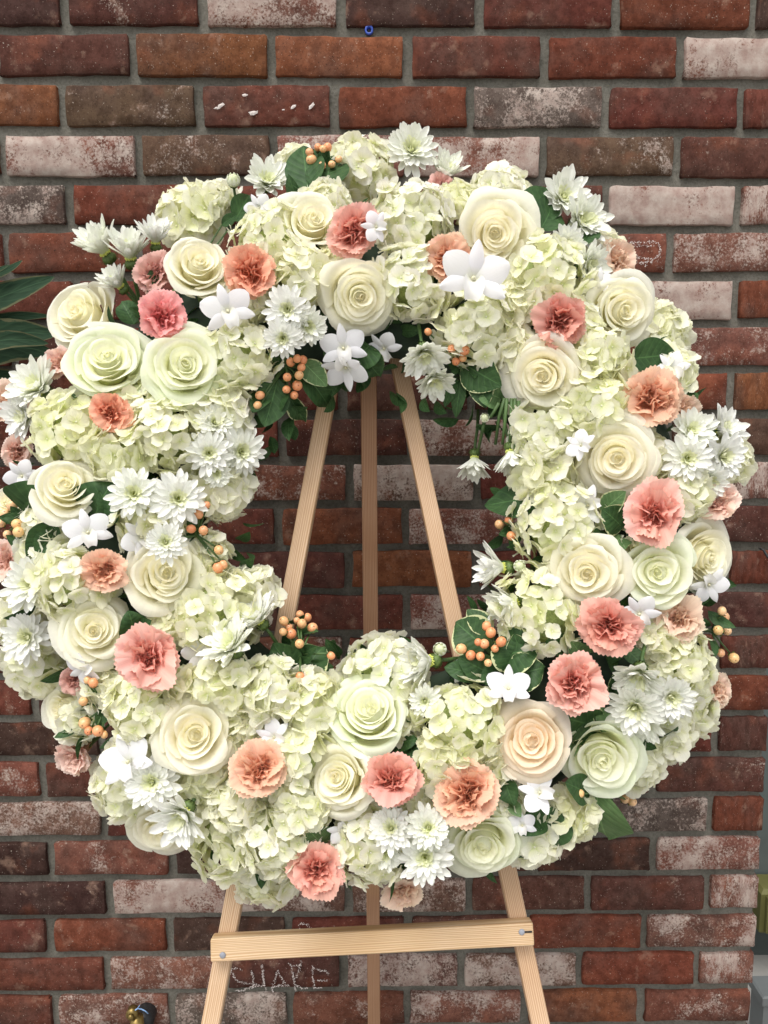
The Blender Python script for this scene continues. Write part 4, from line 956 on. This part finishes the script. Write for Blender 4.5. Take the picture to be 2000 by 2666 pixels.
# filler foliage of the ring: uncountable small dark leaves between the flowers
mb=MB(); g_=random.Random(5); base=leaf_vfu(300,1,.26,.3,30); base=(base[0][::1],base[1],base[2])
lv=strap(1,lambda v:.24*(math.sin(math.pi*v**.85)**.8+.01),lambda v:R(80+30*v),5,7,.3)
for k in range(520):
    a=g_.uniform(0,2*math.pi); s=g_.uniform(-.93,.93); rr=R0+s*TW; h=.022+.75*TD*math.sqrt(1-s*s)*g_.uniform(.35,.85)
    w=CEN-NF*.03+E1*rr*math.cos(a)+E2*rr*math.sin(a)+NF*h
    if blocked(w,.9): continue
    d=(NF*g_.uniform(.2,1)+(E1*math.cos(a)+E2*math.sin(a))*(s+g_.uniform(-.8,.8))+(E2*math.cos(a)-E1*math.sin(a))*g_.uniform(-1,1)).normalized()
    xx=d; yy=Vector((g_.gauss(0,1),g_.gauss(0,1),g_.gauss(0,1))).cross(xx).normalized(); zz=xx.cross(yy)
    Mx=Matrix((xx,yy,zz)).transposed().to_4x4(); Mx.translation=w-CEN; mb.xf(lv,Mx@Matrix.Scale(g_.uniform(.022,.04),4))
fo=link('filler_leaves',mb.mesh('filler_leaves',M['leaf']),wb,None,(1,1,1,.25)); fo['kind']='stuff'

# ------------------------------------------------------------------ palm at the left edge, twig at the right edge
pl=link('palm_plant',None); org=on_y(-260*K,900*K,-.14); pl.location=(org.x,org.y,0); tag(pl,'dark green strap leaves of a plant reaching in from the left photo edge','plant')
def blade(pts,w,Y):
    P=[on_y(a*K,b_*K,Y+.02*i-.03)-pl.location for i,(a,b_) in enumerate(pts)]
    # smooth polyline
    Q=[]
    for i in range(len(P)-1):
        p0=P[max(i-1,0)];p3=P[min(i+2,len(P)-1)]
        for k in range(6):
            t=k/6; Q.append(.5*((2*P[i])+(-p0+P[i+1])*t+(2*p0-5*P[i]+4*P[i+1]-p3)*t*t+(-p0+3*P[i]-3*P[i+1]+p3)*t**3))
    Q.append(P[-1]); V=[];U=[]; n_=len(Q)
    for j,c in enumerate(Q):
        t=(Q[min(j+1,n_-1)]-Q[max(j-1,0)]).normalized(); s=t.cross(Vector((0,-1,.15))).normalized(); v=j/(n_-1)
        ww=w*(min(1,.35+v*2.2))*(1-max(0,(v-.55)/.45)**2.0)+.0004
        for k in range(5):
            u=k/2-1; V.append(c+s*ww*u+Vector((0,-1,0))*(-.25*ww*(1-abs(u)))); U.append(((u+1)/2,v))
    return mesh('palm_leaf',V,grid_faces(5,n_),M['palm'],U)
org2=(-260,1100)
for pts,w,Y in (([org2,(-120,700),(0,640),(118,598)],.021,-.10),([org2,(-150,760),(0,690),(112,682)],.009,-.09),([org2,(-150,780),(0,722),(125,722)],.024,-.12),([org2,(-160,820),(0,752),(115,762)],.024,-.14),
                ([org2,(-140,640),(0,590),(48,562)],.006,-.1),([org2,(-140,880),(0,815),(60,850)],.014,-.12),([org2,(-140,900),(0,865),(70,905)],.015,-.1),([org2,(-120,600),(-30,590),(20,572)],.005,-.12),([org2,(-160,800),(0,735),(105,742)],.014,-.15)):
    link('leaf',blade(pts,w,Y),pl)
top=on_y(org2[0]*K,org2[1]*K,-.13)-pl.location
link('stem',MB().add(tube([(0,0,0),(top.x*.5,top.y,top.z*.5),top],.012,.009,9)).mesh('palm_stem',M['calyx']),pl)
tw=link('dark_twig',None); a=on_y(1985,1432,-.01); tw.location=a; tag(tw,'thin dark twig against the mortar at the right photo edge','twig')
P=[on_y(x,y,Y)-a for x,y,Y in ((1978,1428,-.004),(1988,1432,-.008),(1999,1450,-.01),(2030,1478,-.03),(2080,1500,-.05))]
link('branch',MB().add(tube(P,.0018,.0028,6)).mesh('branch',M['black']),tw)
S.render.film_transparent=False
